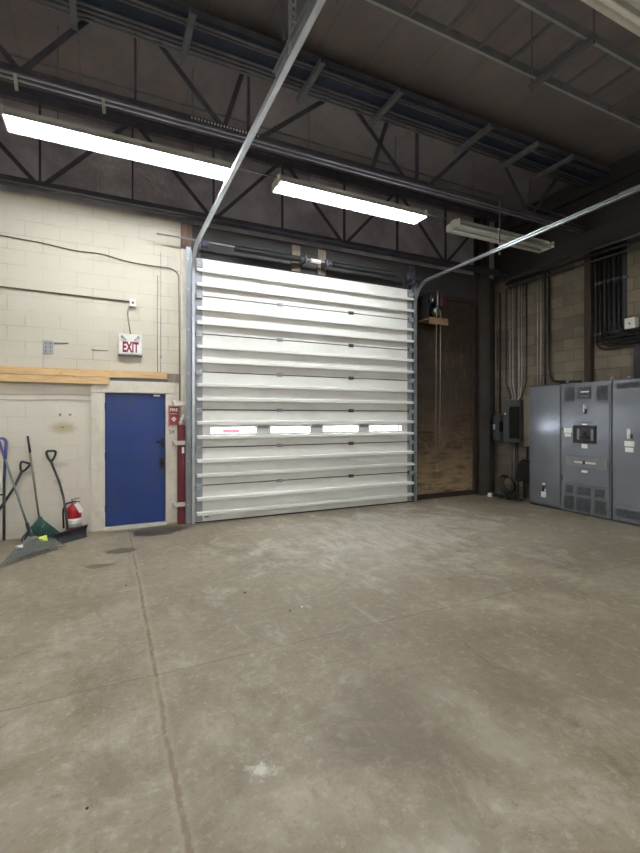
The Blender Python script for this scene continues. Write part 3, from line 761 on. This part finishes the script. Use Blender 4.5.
# ladder tray, upper right
lt = Thing('ladder_tray', 'steel ladder cable tray with rungs crossing the upper right ceiling', 'cable ladder', (5,2.75,H+3.2))
for yy in (2.50,3.0):
    sr = lt.part('side_rail', MB().box(1.45,7.3,yy-.012,yy-.006,H+3.281,H+3.36), 'steel_mid')
    lt.part('rail_lip', MB().box(1.45,7.3,yy-.014,yy+.006,H+3.274,H+3.281), 'rail_lip', sr)
x = 1.485
while x < 7.3:
    lt.part('rung', MB().box(x-.014,x+.014,2.505,2.99,H+3.288,H+3.292).box(x-.014,x-.011,2.505,2.99,H+3.292,H+3.315).box(x+.011,x+.014,2.505,2.99,H+3.292,H+3.315), 'steel_tray'); x += .375
for x in (1.6,3.76,6.0):
    lt.part('support_bar', MB().box(x-.03,x+.03,2.42,3.08,H+3.23,H+3.27), 'steel_tray')
    for yy in (2.44,3.06): lt.part('hanger_rod', MB().tube([(x,yy,H+3.2),(x,yy,H+4.149)],.006,6), 'steel_dark')
# loose parts around ladder tray
single('ceiling_beam', MB().box(.2,7.3,2.2,2.21,H+3.95,H+4.14).box(.2,7.3,2.14,2.27,H+3.94,H+3.95).box(.2,7.3,2.14,2.27,H+4.14,H+4.149), 'steel_brown', 'dark steel roof beam above the ladder cable tray', 'beam')

# pipes along right wall, near ceiling
for i, (x, hh, r, m) in enumerate(((7.33,2.80,.022,'conduit'),(7.30,2.70,.028,'black'),(7.36,2.62,.018,'conduit_grey'),(7.2,3.45,.03,'black'),(7.0,3.6,.03,'black'))):
    single('wall_pipe', MB().tube([(x,-1,H+hh),(x,6.55,H+hh)],r,8), m, ['bright conduit high along the right wall','thick black cable just below the bright conduit on the right wall','thin grey conduit under the black cable on the right wall','black pipe in the dark ceiling corner above the right wall','black pipe farther from the right wall at ceiling height'][i], 'pipe')

# ------------------------------------------------------------------ right wall electrics
def vcond(y, z0, z1, r, m, label, x=None, bend=None):
    x = x or XR-.03
    pts = [(x,y,z0)]
    if bend: pts = [(x-.06,bend,z0),(x-.02,bend+(y-bend)*.1,z0+.06),(x,y,z0+.34)]
    pts.append((x,y,z1))
    single('wall_conduit', MB().tube(fillet(pts,.08,4),r,8), m, label, 'conduit', 'vertical conduits on the right wall')
LB = 'vertical conduit on the right wall, '
def ypx(px, x=XR-.03):
    dx = px-320; return x*(F*CS-dx*SN)/(F*SN+dx*CS)
vcond(6.93,1.72,4.0,.009,'conduit_lit',LB+'thin one nearest the corner column')
vcond(ypx(500),1.66,4.2,.015,'black','black vertical conduit on the right wall entering the small disconnect box')
cl = []
for i, (px, r, m, b) in enumerate(((506,.008,'black',6.50),(510,.009,'conduit_lit',6.46),(513,.011,'conduit_lit',6.40),(516,.008,'conduit_grey',6.36),(519,.011,'conduit_lit',6.33),(521.8,.009,'conduit_lit',6.30),(526.5,.009,'black',6.27))):
    vcond(ypx(px),1.945,4.25,r,m,LB+['first','second','third','fourth','fifth','sixth','seventh'][i]+' from the left above the larger breaker panel', bend=b)
for i, (px, r, m) in enumerate(((537.5,.009,'conduit_lit'),(541,.011,'conduit_lit'),(545,.012,'black'))):
    vcond(ypx(px),2.2,4.3,r,m,['thin bright','bright','slim black','thick black'][i]+' vertical conduit dropping behind the plain end cabinet')
# disconnect box
ds = Thing('disconnect_box', 'small grey disconnect box on the right wall next to the corner', 'electrical box', (XR-.08,6.82,1.1))
ds.part('box', MB().box(XR-.13,XR,6.72,6.93,1.10,1.64), 'panel_grey', bevel=.006)
ds.part('cover', MB().box(XR-.145,XR-.13,6.73,6.92,1.12,1.60), 'panel_grey', bevel=.004)
ds.part('switch_handle', MB().box(XR-.17,XR-.04,6.695,6.72,1.30,1.5), 'black')
ds.part('label_plate', MB().box(XR-.149,XR-.145,6.84,6.90,1.34,1.45), 'white_tag', label='small white plate')
bp = Thing('breaker_panel', 'larger grey breaker panel on the right wall with its black door open', 'electrical panel', (XR-.1,6.38,1.1))
bp.part('box', MB().box(XR-.16,XR,6.20,6.60,1.10,1.94), 'panel_grey', bevel=.006)
bp.part('cover', MB().box(XR-.175,XR-.16,6.20,6.60,1.10,1.94).prism([(XR-.176,6.21,1.11),(XR-.176,6.44,1.11),(XR-.176,6.3,1.35),(XR-.176,6.21,1.35)],(-.002,0,0)), 'panel_grey')
bp.part('breaker_row', MB().box(XR-.18,XR-.175,6.40,6.44,1.35,1.75), 'black'); bp.part('breaker_row', MB().box(XR-.18,XR-.175,6.34,6.38,1.35,1.75), 'black')
bp.part('panel_door', MB().box(XR-.45,XR-.18,6.20,6.215,1.18,1.80), 'black', label='open black door')
bp.part('label_plate', MB().box(XR-.179,XR-.175,6.36,6.46,1.765,1.80), 'white_tag', label='small white plate'); bp.part('label_plate', MB().box(XR-.179,XR-.175,6.53,6.57,1.65,1.68), 'white_tag', label='small white plate')
pb = Thing('pull_box', 'tan pull box on the right wall between the breaker panel and the cabinets', 'electrical box', (XR-.05,5.95,1.0))
pb.part('box', MB().box(XR-.10,XR,5.77,6.17,1.02,2.02), 'block_wood', bevel=.006)
pb.part('cover', MB().box(XR-.11,XR-.10,5.79,6.15,1.2,1.98), 'block_wood', bevel=.003)
# loop of black pipe under the pull box
wcond([(XR-.06,6.12,1.02),(XR-.06,6.12,.78),(XR-.06,6.05,.68),(XR-.06,5.85,.66)], .016, 'black_pipe', 'black', 'bent black pipe looping under the tan pull box', 'pipe', fil=.08)
for y, r, m, l in ((6.44,.013,'conduit','pale thin conduit dropping from the breaker panel to the floor'),(6.36,.010,'black','black conduit dropping from the breaker panel to the floor'),(6.50,.008,'conduit_grey','slim grey conduit dropping from the breaker panel to the floor')):
    single('drop_conduit', MB().tube([(XR-.05,y,.0),(XR-.05,y,1.10)],r,8), m, l, 'conduit')
# cable coil and clutter
mb = MB()
for k in range(5):
    r = .15+.014*k; cy, cz = 6.45+.008*k, .24
    mb.tube([(XR-.16-.02*k-.10*math.sin(a)*.3, cy+r*math.cos(a), cz+r*math.sin(a)*.95) for a in [2*math.pi*i/28 for i in range(29)]],.009,6,False)
single('cable_coil', mb, 'black', 'black cable coiled and leaning on the wall below the breaker panel', 'cable')
fc = Thing('folding_stool', 'black round backed stool pushed in beside the end cabinet', 'stool', (7.2,6.0,0))
fc.part('back', MB().prism([(7.16,5.99+.21*math.cos(a),.40+.40*math.sin(a)) for a in [math.pi*i/14 for i in range(15)]],(.03,0,0)), 'black')
fc.part('seat', MB().box(7.15,7.38,5.80,6.20,.36,.395), 'black', bevel=.01)
for x, y in ((7.18,5.84),(7.18,6.16),(7.35,5.84),(7.35,6.16)): fc.part('leg', MB().tube([(x,y,.0),(x,y,.36)],.014,8), 'black')
single('small_motor', MB().lathe((7.27,6.05,.397),[(.06,0),(.075,.01),(.075,.14),(.05,.16),(.03,.17)],14), 'panel_grey', 'grey cylindrical can sitting on the black stool', 'can')
mb = MB(); rnd = random.Random(3)
for k in range(6):
    pts = []; y = 5.95; x = 6.93+.035*k
    while y < 6.75: pts.append((x+rnd.uniform(-.03,.03), y, .016+rnd.uniform(0,.05))); y += .09
    mb.tube(pts,.011,6)
single('cable_heap', mb, 'black', 'heap of black cables lying on the floor along the right wall', 'cables')
single('white_cube', MB().cbox((6.93,6.62,.035),(.07,.07,.07),Matrix.Rotation(.4,3,'Z')), 'white_tag', 'little white cap on the floor in front of the corner column', 'cap', bevel=.006)
# brown downpipe and dark chase with conduits sweeping off right
single('brown_channel', MB().box(XR-.10,XR,4.83,4.94,2.18,4.45), 'steel_brown', 'brown steel channel running up the right wall above the cabinets', 'channel')
ch = Thing('conduit_rack', 'bank of dark conduits on a black backing dropping and turning right on the right wall', 'conduit rack', (XR-.05,4.55,2.75))
ch.part('backing', MB().box(XR-.012,XR-.001,4.30,4.82,2.85,4.42), 'black')
for k in range(6):
    y = 4.77-.075*k; zt = 2.72+.045*k
    x = XR-.05
    ch.part('conduit', MB().tube(fillet([(x,y,4.42),(x,y,zt),(x,2.8,zt)],.20,6),.017,8), 'black' if k % 2 else 'steel_brown')
for z in (2.98, 3.83):
    ch.part('strut_clamp', MB().box(XR-.03,XR,4.28,4.82,z-.02,z+.02), 'conduit_grey')
    cl = MB()
    for k in range(6):
        y = 4.77-.075*k; cl.box(XR-.076,XR-.070,y-.022,y+.022,z-.012,z+.012).box(XR-.076,XR-.03,y-.026,y-.020,z-.03,z+.03)
    ch.part('clamp_strap', cl, 'conduit_grey')
cb_ = Thing('white_box', 'small white box on the right wall beside the bank of conduits', 'electrical box', (XR-.05,4.22,2.95))
cb_.part('box', MB().box(XR-.10,XR-.0,4.13,4.28,2.97,3.15), 'white', bevel=.005); cb_.part('knob', MB().lathe((XR-.10,4.205,3.06),[(.015,0),(.015,-.012)],8,'x'), 'print')
mb = MB(); rnd = random.Random(5)
for k in range(7):
    z = 2.78+.03*k; mb.tube([(XR-.11-rnd.uniform(0,.04), 4.62-.12*i+rnd.uniform(-.02,.02), z+rnd.uniform(-.02,.02)) for i in range(8)],.012,6)
single('cable_bundle', mb, 'black', 'messy black cable bundle where the conduits turn right', 'cables')
single('black_duct', MB().box(XR-.07,XR,3.95,4.16,2.18,2.72), 'black', 'black duct on the wall at the right edge above the last cabinet', 'duct')
wcond([(XR-.05,5.65,4.3),(XR-.05,5.65,2.50),(XR-.05,5.60,2.26),(XR-.05,5.02,2.215)], .018, 'black_pipe', 'black', 'thick black pipe coming down the right wall and bending along the cabinet tops', 'pipe', fil=.12)
for i, y in enumerate((5.17, 4.4, 4.15)):
    single('pipe_fitting', MB().lathe((XR-.2,y,2.19),[(.028,0),(.032,.01),(.032,.035),(.018,.05)],10), 'conduit', ['steel hub on top of the breaker cabinet, left end','steel hub on top of the last cabinet, left one','steel hub on top of the last cabinet, right one'][i], 'fitting')

# ------------------------------------------------------------------ switchgear cabinets
CX = 7.02
def cy(px): return ypx(px, CX)
TOP = 2.165
Y0, Y1, Y2, Y3 = cy(530), cy(560.5), cy(611.5), 2.95
def body(t, ya, yb):
    t.part('body', MB().box(CX+.02,XR-.005,yb+.004,ya-.004,.0,TOP), 'cab', bevel=.006)
def tags(t, y, z, items):
    for (dy, dz, w_, h_, m) in items:
        t.part('label_plate', MB().box(CX-.006,CX-.001,y-dy-w_/2,y-dy+w_/2,z+dz-h_/2,z+dz+h_/2), m, label='small white sticker' if m != 'black' else 'small black nameplate')
c1 = Thing('switchgear_cabinet', 'plain grey end cabinet nearest the back wall, without a breaker', 'cabinet', (7.2,(Y0+Y1)/2,0), 'switchgear cabinets')
body(c1, Y0, Y1)
c1.part('front_panel', MB().prism([(CX+.02,Y1+.012,.05),(CX,Y1+.012,.05),(CX-.026,Y0-.012,.05),(CX+.02,Y0-.012,.05)],(0,0,TOP-.08)), 'cab_gloss', bevel=.003)
c1.part('top_cap', MB().box(CX-.01,XR-.005,Y1+.004,Y0-.004,TOP,TOP+.012), 'cab_dark')
ym = cy(544.5)
CX -= .018
tags(c1, ym, .32, [(0,.09,.06,.03,'white_tag'),(-.005,0,.05,.08,'black'),(.03,-.02,.03,.05,'white_tag'),(0,-.10,.10,.10,'white_tag')])
CX += .018
c2 = Thing('switchgear_cabinet', 'grey middle cabinet with a black breaker window and vents', 'cabinet', (7.2,(Y1+Y2)/2,0), 'switchgear cabinets')
body(c2, Y1, Y2); W2 = Y1-Y2
def yy2(f): return Y1 - W2*f
c2.part('frame', MB().box(CX,CX+.02,Y2+.008,yy2(.97),.02,TOP-.02).box(CX,CX+.02,yy2(.03),Y1-.008,.02,TOP-.02), 'cab', bevel=.003)
c2.part('front_door', MB().box(CX-.004,CX+.02,yy2(.96),yy2(.04),.50,1.83), 'cab', bevel=.004)
vp = c2.part('vent_panel', MB().box(CX,CX+.02,yy2(.96),yy2(.04),1.835,2.13), 'cab', bevel=.003)
def vents(t, fs, z0, z1, parent, conv):
    for a, b in fs:
        mb = MB(); ya, yb = conv(a), conv(b); mb.box(CX-.003,CX+.001,yb,ya,z0,z1)
        z = z0+.012
        while z < z1-.008: mb.box(CX-.008,CX-.003,yb+.006,ya-.006,z,z+.006); z += .018
        t.part('vent', mb, 'cab_dark', parent)
vents(c2, [(.09,.30),(.73,.94)], 1.86, 2.10, vp, yy2)
mt = c2.part('meter', MB().box(CX-.02,CX,yy2(.62),yy2(.38),1.90,2.09), 'cab_dark', bevel=.004)
c2.part('display', MB().box(CX-.024,CX-.02,yy2(.60),yy2(.44),2.0,2.02), 'white_tag', mt); c2.part('button_row', MB().box(CX-.024,CX-.02,yy2(.60),yy2(.42),1.93,1.95), 'cab_light', mt)
br = c2.part('breaker', MB().box(CX-.02,CX,yy2(.73),yy2(.28),1.17,1.46), 'black', bevel=.006)
c2.part('breaker_face', MB().box(CX-.028,CX-.02,yy2(.70),yy2(.38),1.21,1.43), 'black_plastic', br, bevel=.004)
c2.part('breaker_handle', MB().box(CX-.06,CX-.028,yy2(.60),yy2(.44),1.25,1.29).box(CX-.04,CX-.028,yy2(.54),yy2(.50),1.25,1.36), 'black', br)
c2.part('rating_plate', MB().box(CX-.031,CX-.028,yy2(.42),yy2(.37),1.23,1.41), 'cab_light', br, label='pale plate'); c2.part('rating_plate', MB().box(CX-.031,CX-.028,yy2(.69),yy2(.64),1.22,1.40), 'cab_light', br, label='pale plate')
tags(c2, yy2(.5), 1.70, [(-.01,.04,.03,.12,'white_tag'),(.02,.0,.05,.10,'black'),(.03,.05,.03,.05,'white_tag')])
tags(c2, yy2(.5), 1.48, [(0,.0,.08,.018,'white_tag'),(0,.035,.26,.02,'cab_dark')])
tags(c2, yy2(.5), 1.125, [(0,.0,.10,.07,'white_tag')])
tags(c2, yy2(.5), .70, [(0,.01,.10,.035,'white_tag')])
tags(c2, yy2(.16), 1.345, [(0,.03,.14,.085,'white_tag'),(0,-.05,.11,.055,'white_tag'),(-.10,.05,.02,.05,'black')])
pl2 = c2.part('name_strip', MB().box(CX-.012,CX-.004,yy2(.93),yy2(.12),.775,.945), 'cab_light', bevel=.003)
c2.part('script_line', MB().box(CX-.014,CX-.012,yy2(.72),yy2(.3),.84,.87), 'white', pl2); c2.part('script_gap', MB().box(CX-.015,CX-.014,yy2(.52),yy2(.47),.83,.88), 'black', pl2)
c2.part('latch', MB().box(CX-.018,CX-.004,yy2(.92),yy2(.90),.80,.88), 'galv'); c2.part('latch', MB().box(CX-.016,CX-.004,yy2(.05),yy2(.035),.48+.05,.60), 'black')
lp = c2.part('lower_panel', MB().box(CX,CX+.02,yy2(.96),yy2(.04),.02,.49), 'cab', bevel=.003)
vents(c2, [(.11,.27),(.35,.62),(.70,.88)], .32, .45, lp, yy2)
vents(c2, [(.08,.29),(.34,.62),(.69,.92)], .05, .27, lp, yy2)
c3 = Thing('switchgear_cabinet', 'grey cabinet cut off by the right edge of the view', 'cabinet', (7.2,(Y2+Y3)/2,0), 'switchgear cabinets')
body(c3, Y2, Y3)
c3.part('top_panel', MB().box(CX,CX+.02,Y3+.01,Y2-.03,1.83,TOP-.02), 'cab', bevel=.003)
c3.part('front_door', MB().box(CX-.004,CX+.02,Y3+.01,Y2-.03,.27,1.82), 'cab', bevel=.004)
c3.part('lower_panel', MB().box(CX,CX+.02,Y3+.01,Y2-.03,.02,.26), 'cab', bevel=.003)
vents(c3, [(0,1)], 2.03, 2.12, None, lambda f: cy(617)+(-.75 if f else 0))
vents(c3, [(0,1)], .08, .20, None, lambda f: cy(616)+(-.5 if f else 0))
tags(c3, cy(629.5), 1.22, [(-.01,.13,.05,.15,'white_tag'),(.03,.09,.05,.07,'black'),(0,-.02,.14,.08,'white_tag'),(0,-.11,.12,.07,'white_tag')])
for c, ya, yb in ((c1,Y0,Y1),(c2,Y1,Y2),(c3,Y2,Y3)):
    c.part('plinth', MB().box(CX+.005,XR-.006,yb+.004,ya-.004,.0,.02), 'black')

# ------------------------------------------------------------------ tools by the left wall
# D-grip helper
def dgrip(cx, cy_, cz, w, h, tilt=0.0):
    """closed D ring in the xz plane, bottom at (cx,cz)"""
    pts = [(cx,cz),(cx-w*.28,cz+h*.25),(cx-w*.5,cz+h*.7),(cx-w*.5,cz+h),(cx+w*.5,cz+h),(cx+w*.5,cz+h*.7),(cx+w*.28,cz+h*.25),(cx,cz)]
    ct, st = math.cos(tilt), math.sin(tilt)
    out = []
    for x, z in pts:
        dx, dz = x-cx, z-cz; out.append((cx+dx*ct+dz*st, cy_, cz-dx*st+dz*ct))
    return MB().tube(fillet(out,.02,3),.014,8)
# snow shovel with the bent shaft
s1 = Thing('snow_shovel', 'black snow shovel with a bent shaft and D grip leaning in front of the extinguisher', 'shovel', (-.5,6.6,0))
s1.part('grip', dgrip(-.70,6.955,1.0,.105,.145), 'black_plastic')
s1.part('shaft', MB().tube(fillet([(-.70,6.955,1.0),(-.675,6.94,.93),(-.60,6.88,.74),(-.535,6.77,.52),(-.50,6.66,.30),(-.475,6.60,.11)],.08,4),.0155,10), 'black_plastic')
bl = MB()
bA, bB, tA, tB = Vector((-.53,6.45,0)), Vector((-.26,6.69,0)), Vector((-.625,6.45,.125)), Vector((-.25,6.755,.15))
grid = []
for side in (0, .008):
    rows = []
    for i in range(7):
        v = i/6; row = []
        for k in range(9):
            u = k/8; p_ = bA.lerp(bB,u).lerp(tA.lerp(tB,u),v)
            bow = math.sin(v*math.pi)*.022; q = Vector((-.66,.75,0))
            row.append(bl.bm.verts.new(p_+q*(bow+side)))
        rows.append(row)
    grid.append(rows)
for g in grid:
    for i in range(6):
        for k in range(8): bl.bm.faces.new((g[i][k],g[i][k+1],g[i+1][k+1],g[i+1][k]))
def rim(a, b):
    for i in range(len(a)-1): bl.bm.faces.new((a[i],a[i+1],b[i+1],b[i]))
for i in (0,6): rim(grid[0][i], grid[1][i])
for k in (0,8): rim([rr[k] for rr in grid[0]], [rr[k] for rr in grid[1]])
bl.tube([tA+Vector((0,0,.0)),tB],.007,6)
s1.part('blade', bl, 'black_plastic'); s1.part('shaft_socket', MB().tube([(-.478,6.605,.16),(-.468,6.585,.085)],[.022,.035],10), 'black_plastic')
# fire extinguisher
fe = Thing('fire_extinguisher', 'red fire extinguisher with a white hang tag on the floor by the wall', 'fire extinguisher', (-.43,6.84,0))
cx, cyy = -.425, 6.845
fe.part('cylinder', MB().lathe((cx,cyy,0),[(.07,.0),(.088,.006),(.092,.03),(.092,.33),(.085,.375),(.06,.405),(.03,.42),(.028,.435)],28), 'red_ext')
fe.part('label_band', MB().lathe((cx,cyy,0),[(.0935,.13),(.0935,.245)],28), 'white', label='white instruction band')
fe.part('label_line', MB().lathe((cx,cyy,0),[(.0942,.205),(.0942,.213)],28), 'conduit')
fe.part('valve', MB().lathe((cx,cyy,0),[(.022,.43),(.026,.44),(.026,.465),(.015,.475)],12), 'chrome')
fe.part('lever', MB().bar((cx-.03,cyy-.01,.475),(cx+.08,cyy-.03,.455),.022,.008).bar((cx-.03,cyy-.01,.49),(cx+.07,cyy-.03,.51),.022,.008), 'black')
fe.part('hose', MB().tube(fillet([(cx-.02,cyy-.02,.455),(cx-.09,cyy-.03,.45),(cx-.125,cyy-.03,.36),(cx-.115,cyy-.03,.12)],.06,5),.012,8), 'black')
fe.part('hang_tag', MB().prism([(cx+.01,cyy-.105,.44),(cx+.06,cyy-.105,.46),(cx+.125,cyy-.11,.345),(cx+.075,cyy-.11,.32)],(0,.002,0)), 'white_tag', label='white hang tag')
# green rake
gr = Thing('green_rake', 'green plastic fan rake with thin brown handle standing against the wall', 'rake', (-.78,6.8,0))
gr.part('handle', MB().tube([(-.967,6.975,1.34),(-.82,6.855,.24)],.0125,8), 'brown_handle'); gr.part('grip_end', MB().tube([(-.968,6.976,1.348),(-.938,6.952,1.13)],.0142,8), 'black_plastic')
top = Vector((-.815,6.85,.29)); fb = MB(); nt_ = 17
for k in range(nt_):
    t = k/(nt_-1); e = Vector((-.995+.43*t, 6.74-.015*math.sin(t*math.pi), .012)); 
    q0 = top + (e-top)*.12; fb.tube([top+Vector(((t-.5)*.03,0,0)), q0, e+Vector((0,.01,.05)), e+Vector((0,-.03,0))],[.006,.008,.009,.006],5)
fb.prism([top+Vector((-.012,0,.0)), top+Vector((.012,0,0)), Vector((-.575,6.755,.03)), Vector((-.985,6.755,.03))],(0,.004,0))
gr.part('fan_head', fb, 'green')
# grey leaf rake
lr = Thing('leaf_rake', 'large grey leaf rake lying with its fan spread on the floor, handle leaning left', 'rake', (-.8,6.0,0))
neck = Vector((-.85,6.36,.17)); topv = Vector((-1.275,6.95,1.29))
lr.part('handle', MB().tube([neck, topv],.0135,10), 'rake_grey'); lr.part('grip', MB().tube([topv+(neck-topv)*.0, topv+(neck-topv)*.2],.0165,10), 'purple', label='purple grip')
lr.part('ferrule', MB().tube([neck+(topv-neck)*.12, neck, neck+Vector((.01,-.05,-.02))],[.02,.024,.028],10), 'black_plastic')
TL, TR = Vector((-1.04,5.70,.0)), Vector((-.47,6.27,.0))
tn = MB(); n = 24
for k in range(n):
    t = k/(n-1); e = TL.lerp(TR,t); u = (t-.5)
    arch = Vector((.0,.0,.0)); bow = (e-neck).normalized()*(.05*(1-4*u*u)); e2 = e+bow*.1
    mid = neck.lerp(e2,.5)+Vector((0,0,.045)); near = neck.lerp(e2,.9)+Vector((0,0,.02))
    tn.tube([neck+Vector((.03*u,-.03,-.01)), mid, near+Vector((0,0,.012)), e2+Vector((0,0,.006))],[.004,.0045,.0045,.0035],5)
lr.part('tines', tn, 'rake_grey')
web = MB(); pts_t = []
for k in range(13):
    t = k/12; e = TL.lerp(TR,t); pts_t.append(neck.lerp(e,.86)+Vector((0,0,.022)))
web.prism([neck+Vector((-.02,-.03,0))]+pts_t+[neck+Vector((.03,-.03,0))],(0,0,.004))
lr.part('fan_web', web, 'rake_web')
lr.part('brace_bar', MB().tube([neck.lerp(TL.lerp(TR,k/12),.80)+Vector((0,0,.028)) for k in range(13)],.006,6), 'rake_grey')
for p, sz_, m, l in ((neck.lerp(TL.lerp(TR,.82),.50)+Vector((0,0,.05)),(.085,.07,.006),'yellow','bright yellow sticker'),(neck.lerp(TL.lerp(TR,.12),.55)+Vector((0,0,.05)),(.07,.035,.006),'white_tag','white sticker')):
    lr.part('sticker', MB().cbox(p,(sz_[0],sz_[2],sz_[1]),Matrix.Rotation(-.5,3,'X') @ Matrix.Rotation(-.2,3,'Y')), m, label=l)
# black D grip shovel crossing
s2 = Thing('shovel', 'black D grip shovel slanting down to the left behind the leaf rake', 'shovel', (-1.2,6.8,0))
s2.part('grip', dgrip(-1.03,6.955,.88,.10,.13,.35), 'black_plastic')
s2.part('shaft', MB().tube([(-1.03,6.955,.88),(-1.11,6.90,.68),(-1.36,6.74,.22)],.0165,10), 'black_plastic')
s2.part('blade', MB().prism([(-1.50,6.70,.0),(-1.33,6.66,.0),(-1.27,6.72,.22),(-1.34,6.75,.26),(-1.44,6.75,.24)],(0,.012,0)), 'black_plastic')
# scoop with purple hooped handle at the edge
s3 = Thing('snow_scoop', 'snow scoop with purple hooped handle at the left edge of the view', 'scoop', (-1.4,6.6,0))
s3.part('upper_handle', MB().tube(fillet([(-1.205,6.86,.80),(-1.19,6.91,1.33),(-1.56,6.91,1.33),(-1.58,6.86,.80)],.07,5),.017,10), 'purple', label='purple painted hoop')
s3.part('lower_handle', MB().tube([(-1.205,6.86,.80),(-1.165,6.62,.08)],.0165,10), 'black_plastic'); s3.part('lower_handle', MB().tube([(-1.58,6.86,.80),(-1.60,6.62,.08)],.0165,10), 'black_plastic')
s3.part('cross_bar', MB().tube([(-1.20,6.80,.62),(-1.585,6.80,.62)],.012,8), 'black_plastic')
s3.part('pan', MB().prism([(-1.63,6.62,.01),(-1.63,6.25,.01),(-1.63,6.22,.02),(-1.63,6.60,.20),(-1.63,6.66,.20),(-1.63,6.66,.01)],(.38,0,0)), 'black_plastic')

# bits on the floor
rnd = random.Random(11)
bits = [((1.12,3.95),.022,'black','dark crumb on the floor right of the long joint'),((1.35,3.42),.02,'black','dark crumb near the middle of the floor'),((.15,4.6),.016,'black','dark crumb left of the long joint'),((-.08,2.05),.012,'black','dark crumb on the foreground floor left of the joint'),((1.47,3.45),.014,'white_tag','white crumb near the middle of the floor')]
for (x, y), r, m, l in bits:
    mb = MB().lathe((x,y,0),[(r*.4,0),(r*.6,.002),(r*.45,.005),(r*.2,.007)],7); single('floor_crumb', mb, m, l, 'debris')
single('floor_crack', MB().tube([(2.28,2.42,.004),(2.25,2.3,.004),(2.22,2.08,.004),(2.25,2.06,.004)],.0022,6), 'block_wood', 'faint crack in the right foreground floor, drawn as a thin raised line', 'wire')  # faint floor crack represented by a thin tube

# ------------------------------------------------------------------ world, camera
wd = bpy.data.worlds.new('World'); bpy.context.scene.world = wd; wd.use_nodes = True
bg = wd.node_tree.nodes['Background']; bg.inputs[0].default_value = (.86,.93,1.0,1); bg.inputs[1].default_value = 8
cam = bpy.data.cameras.new('Camera'); co_ = bpy.data.objects.new('Camera', cam); C.objects.link(co_)
co_.location = (0,0,H); co_.rotation_euler = (math.pi/2,0,-TH)
cam.sensor_fit = 'HORIZONTAL'; cam.sensor_width = 36; cam.lens = F/640*36
cam.shift_y = -9.5/640; cam.clip_start = .05
S = bpy.context.scene; S.camera = co_
S.view_settings.view_transform = 'Standard'; S.view_settings.look = 'None'; S.view_settings.gamma = 1
S.view_settings.exposure = 1.55
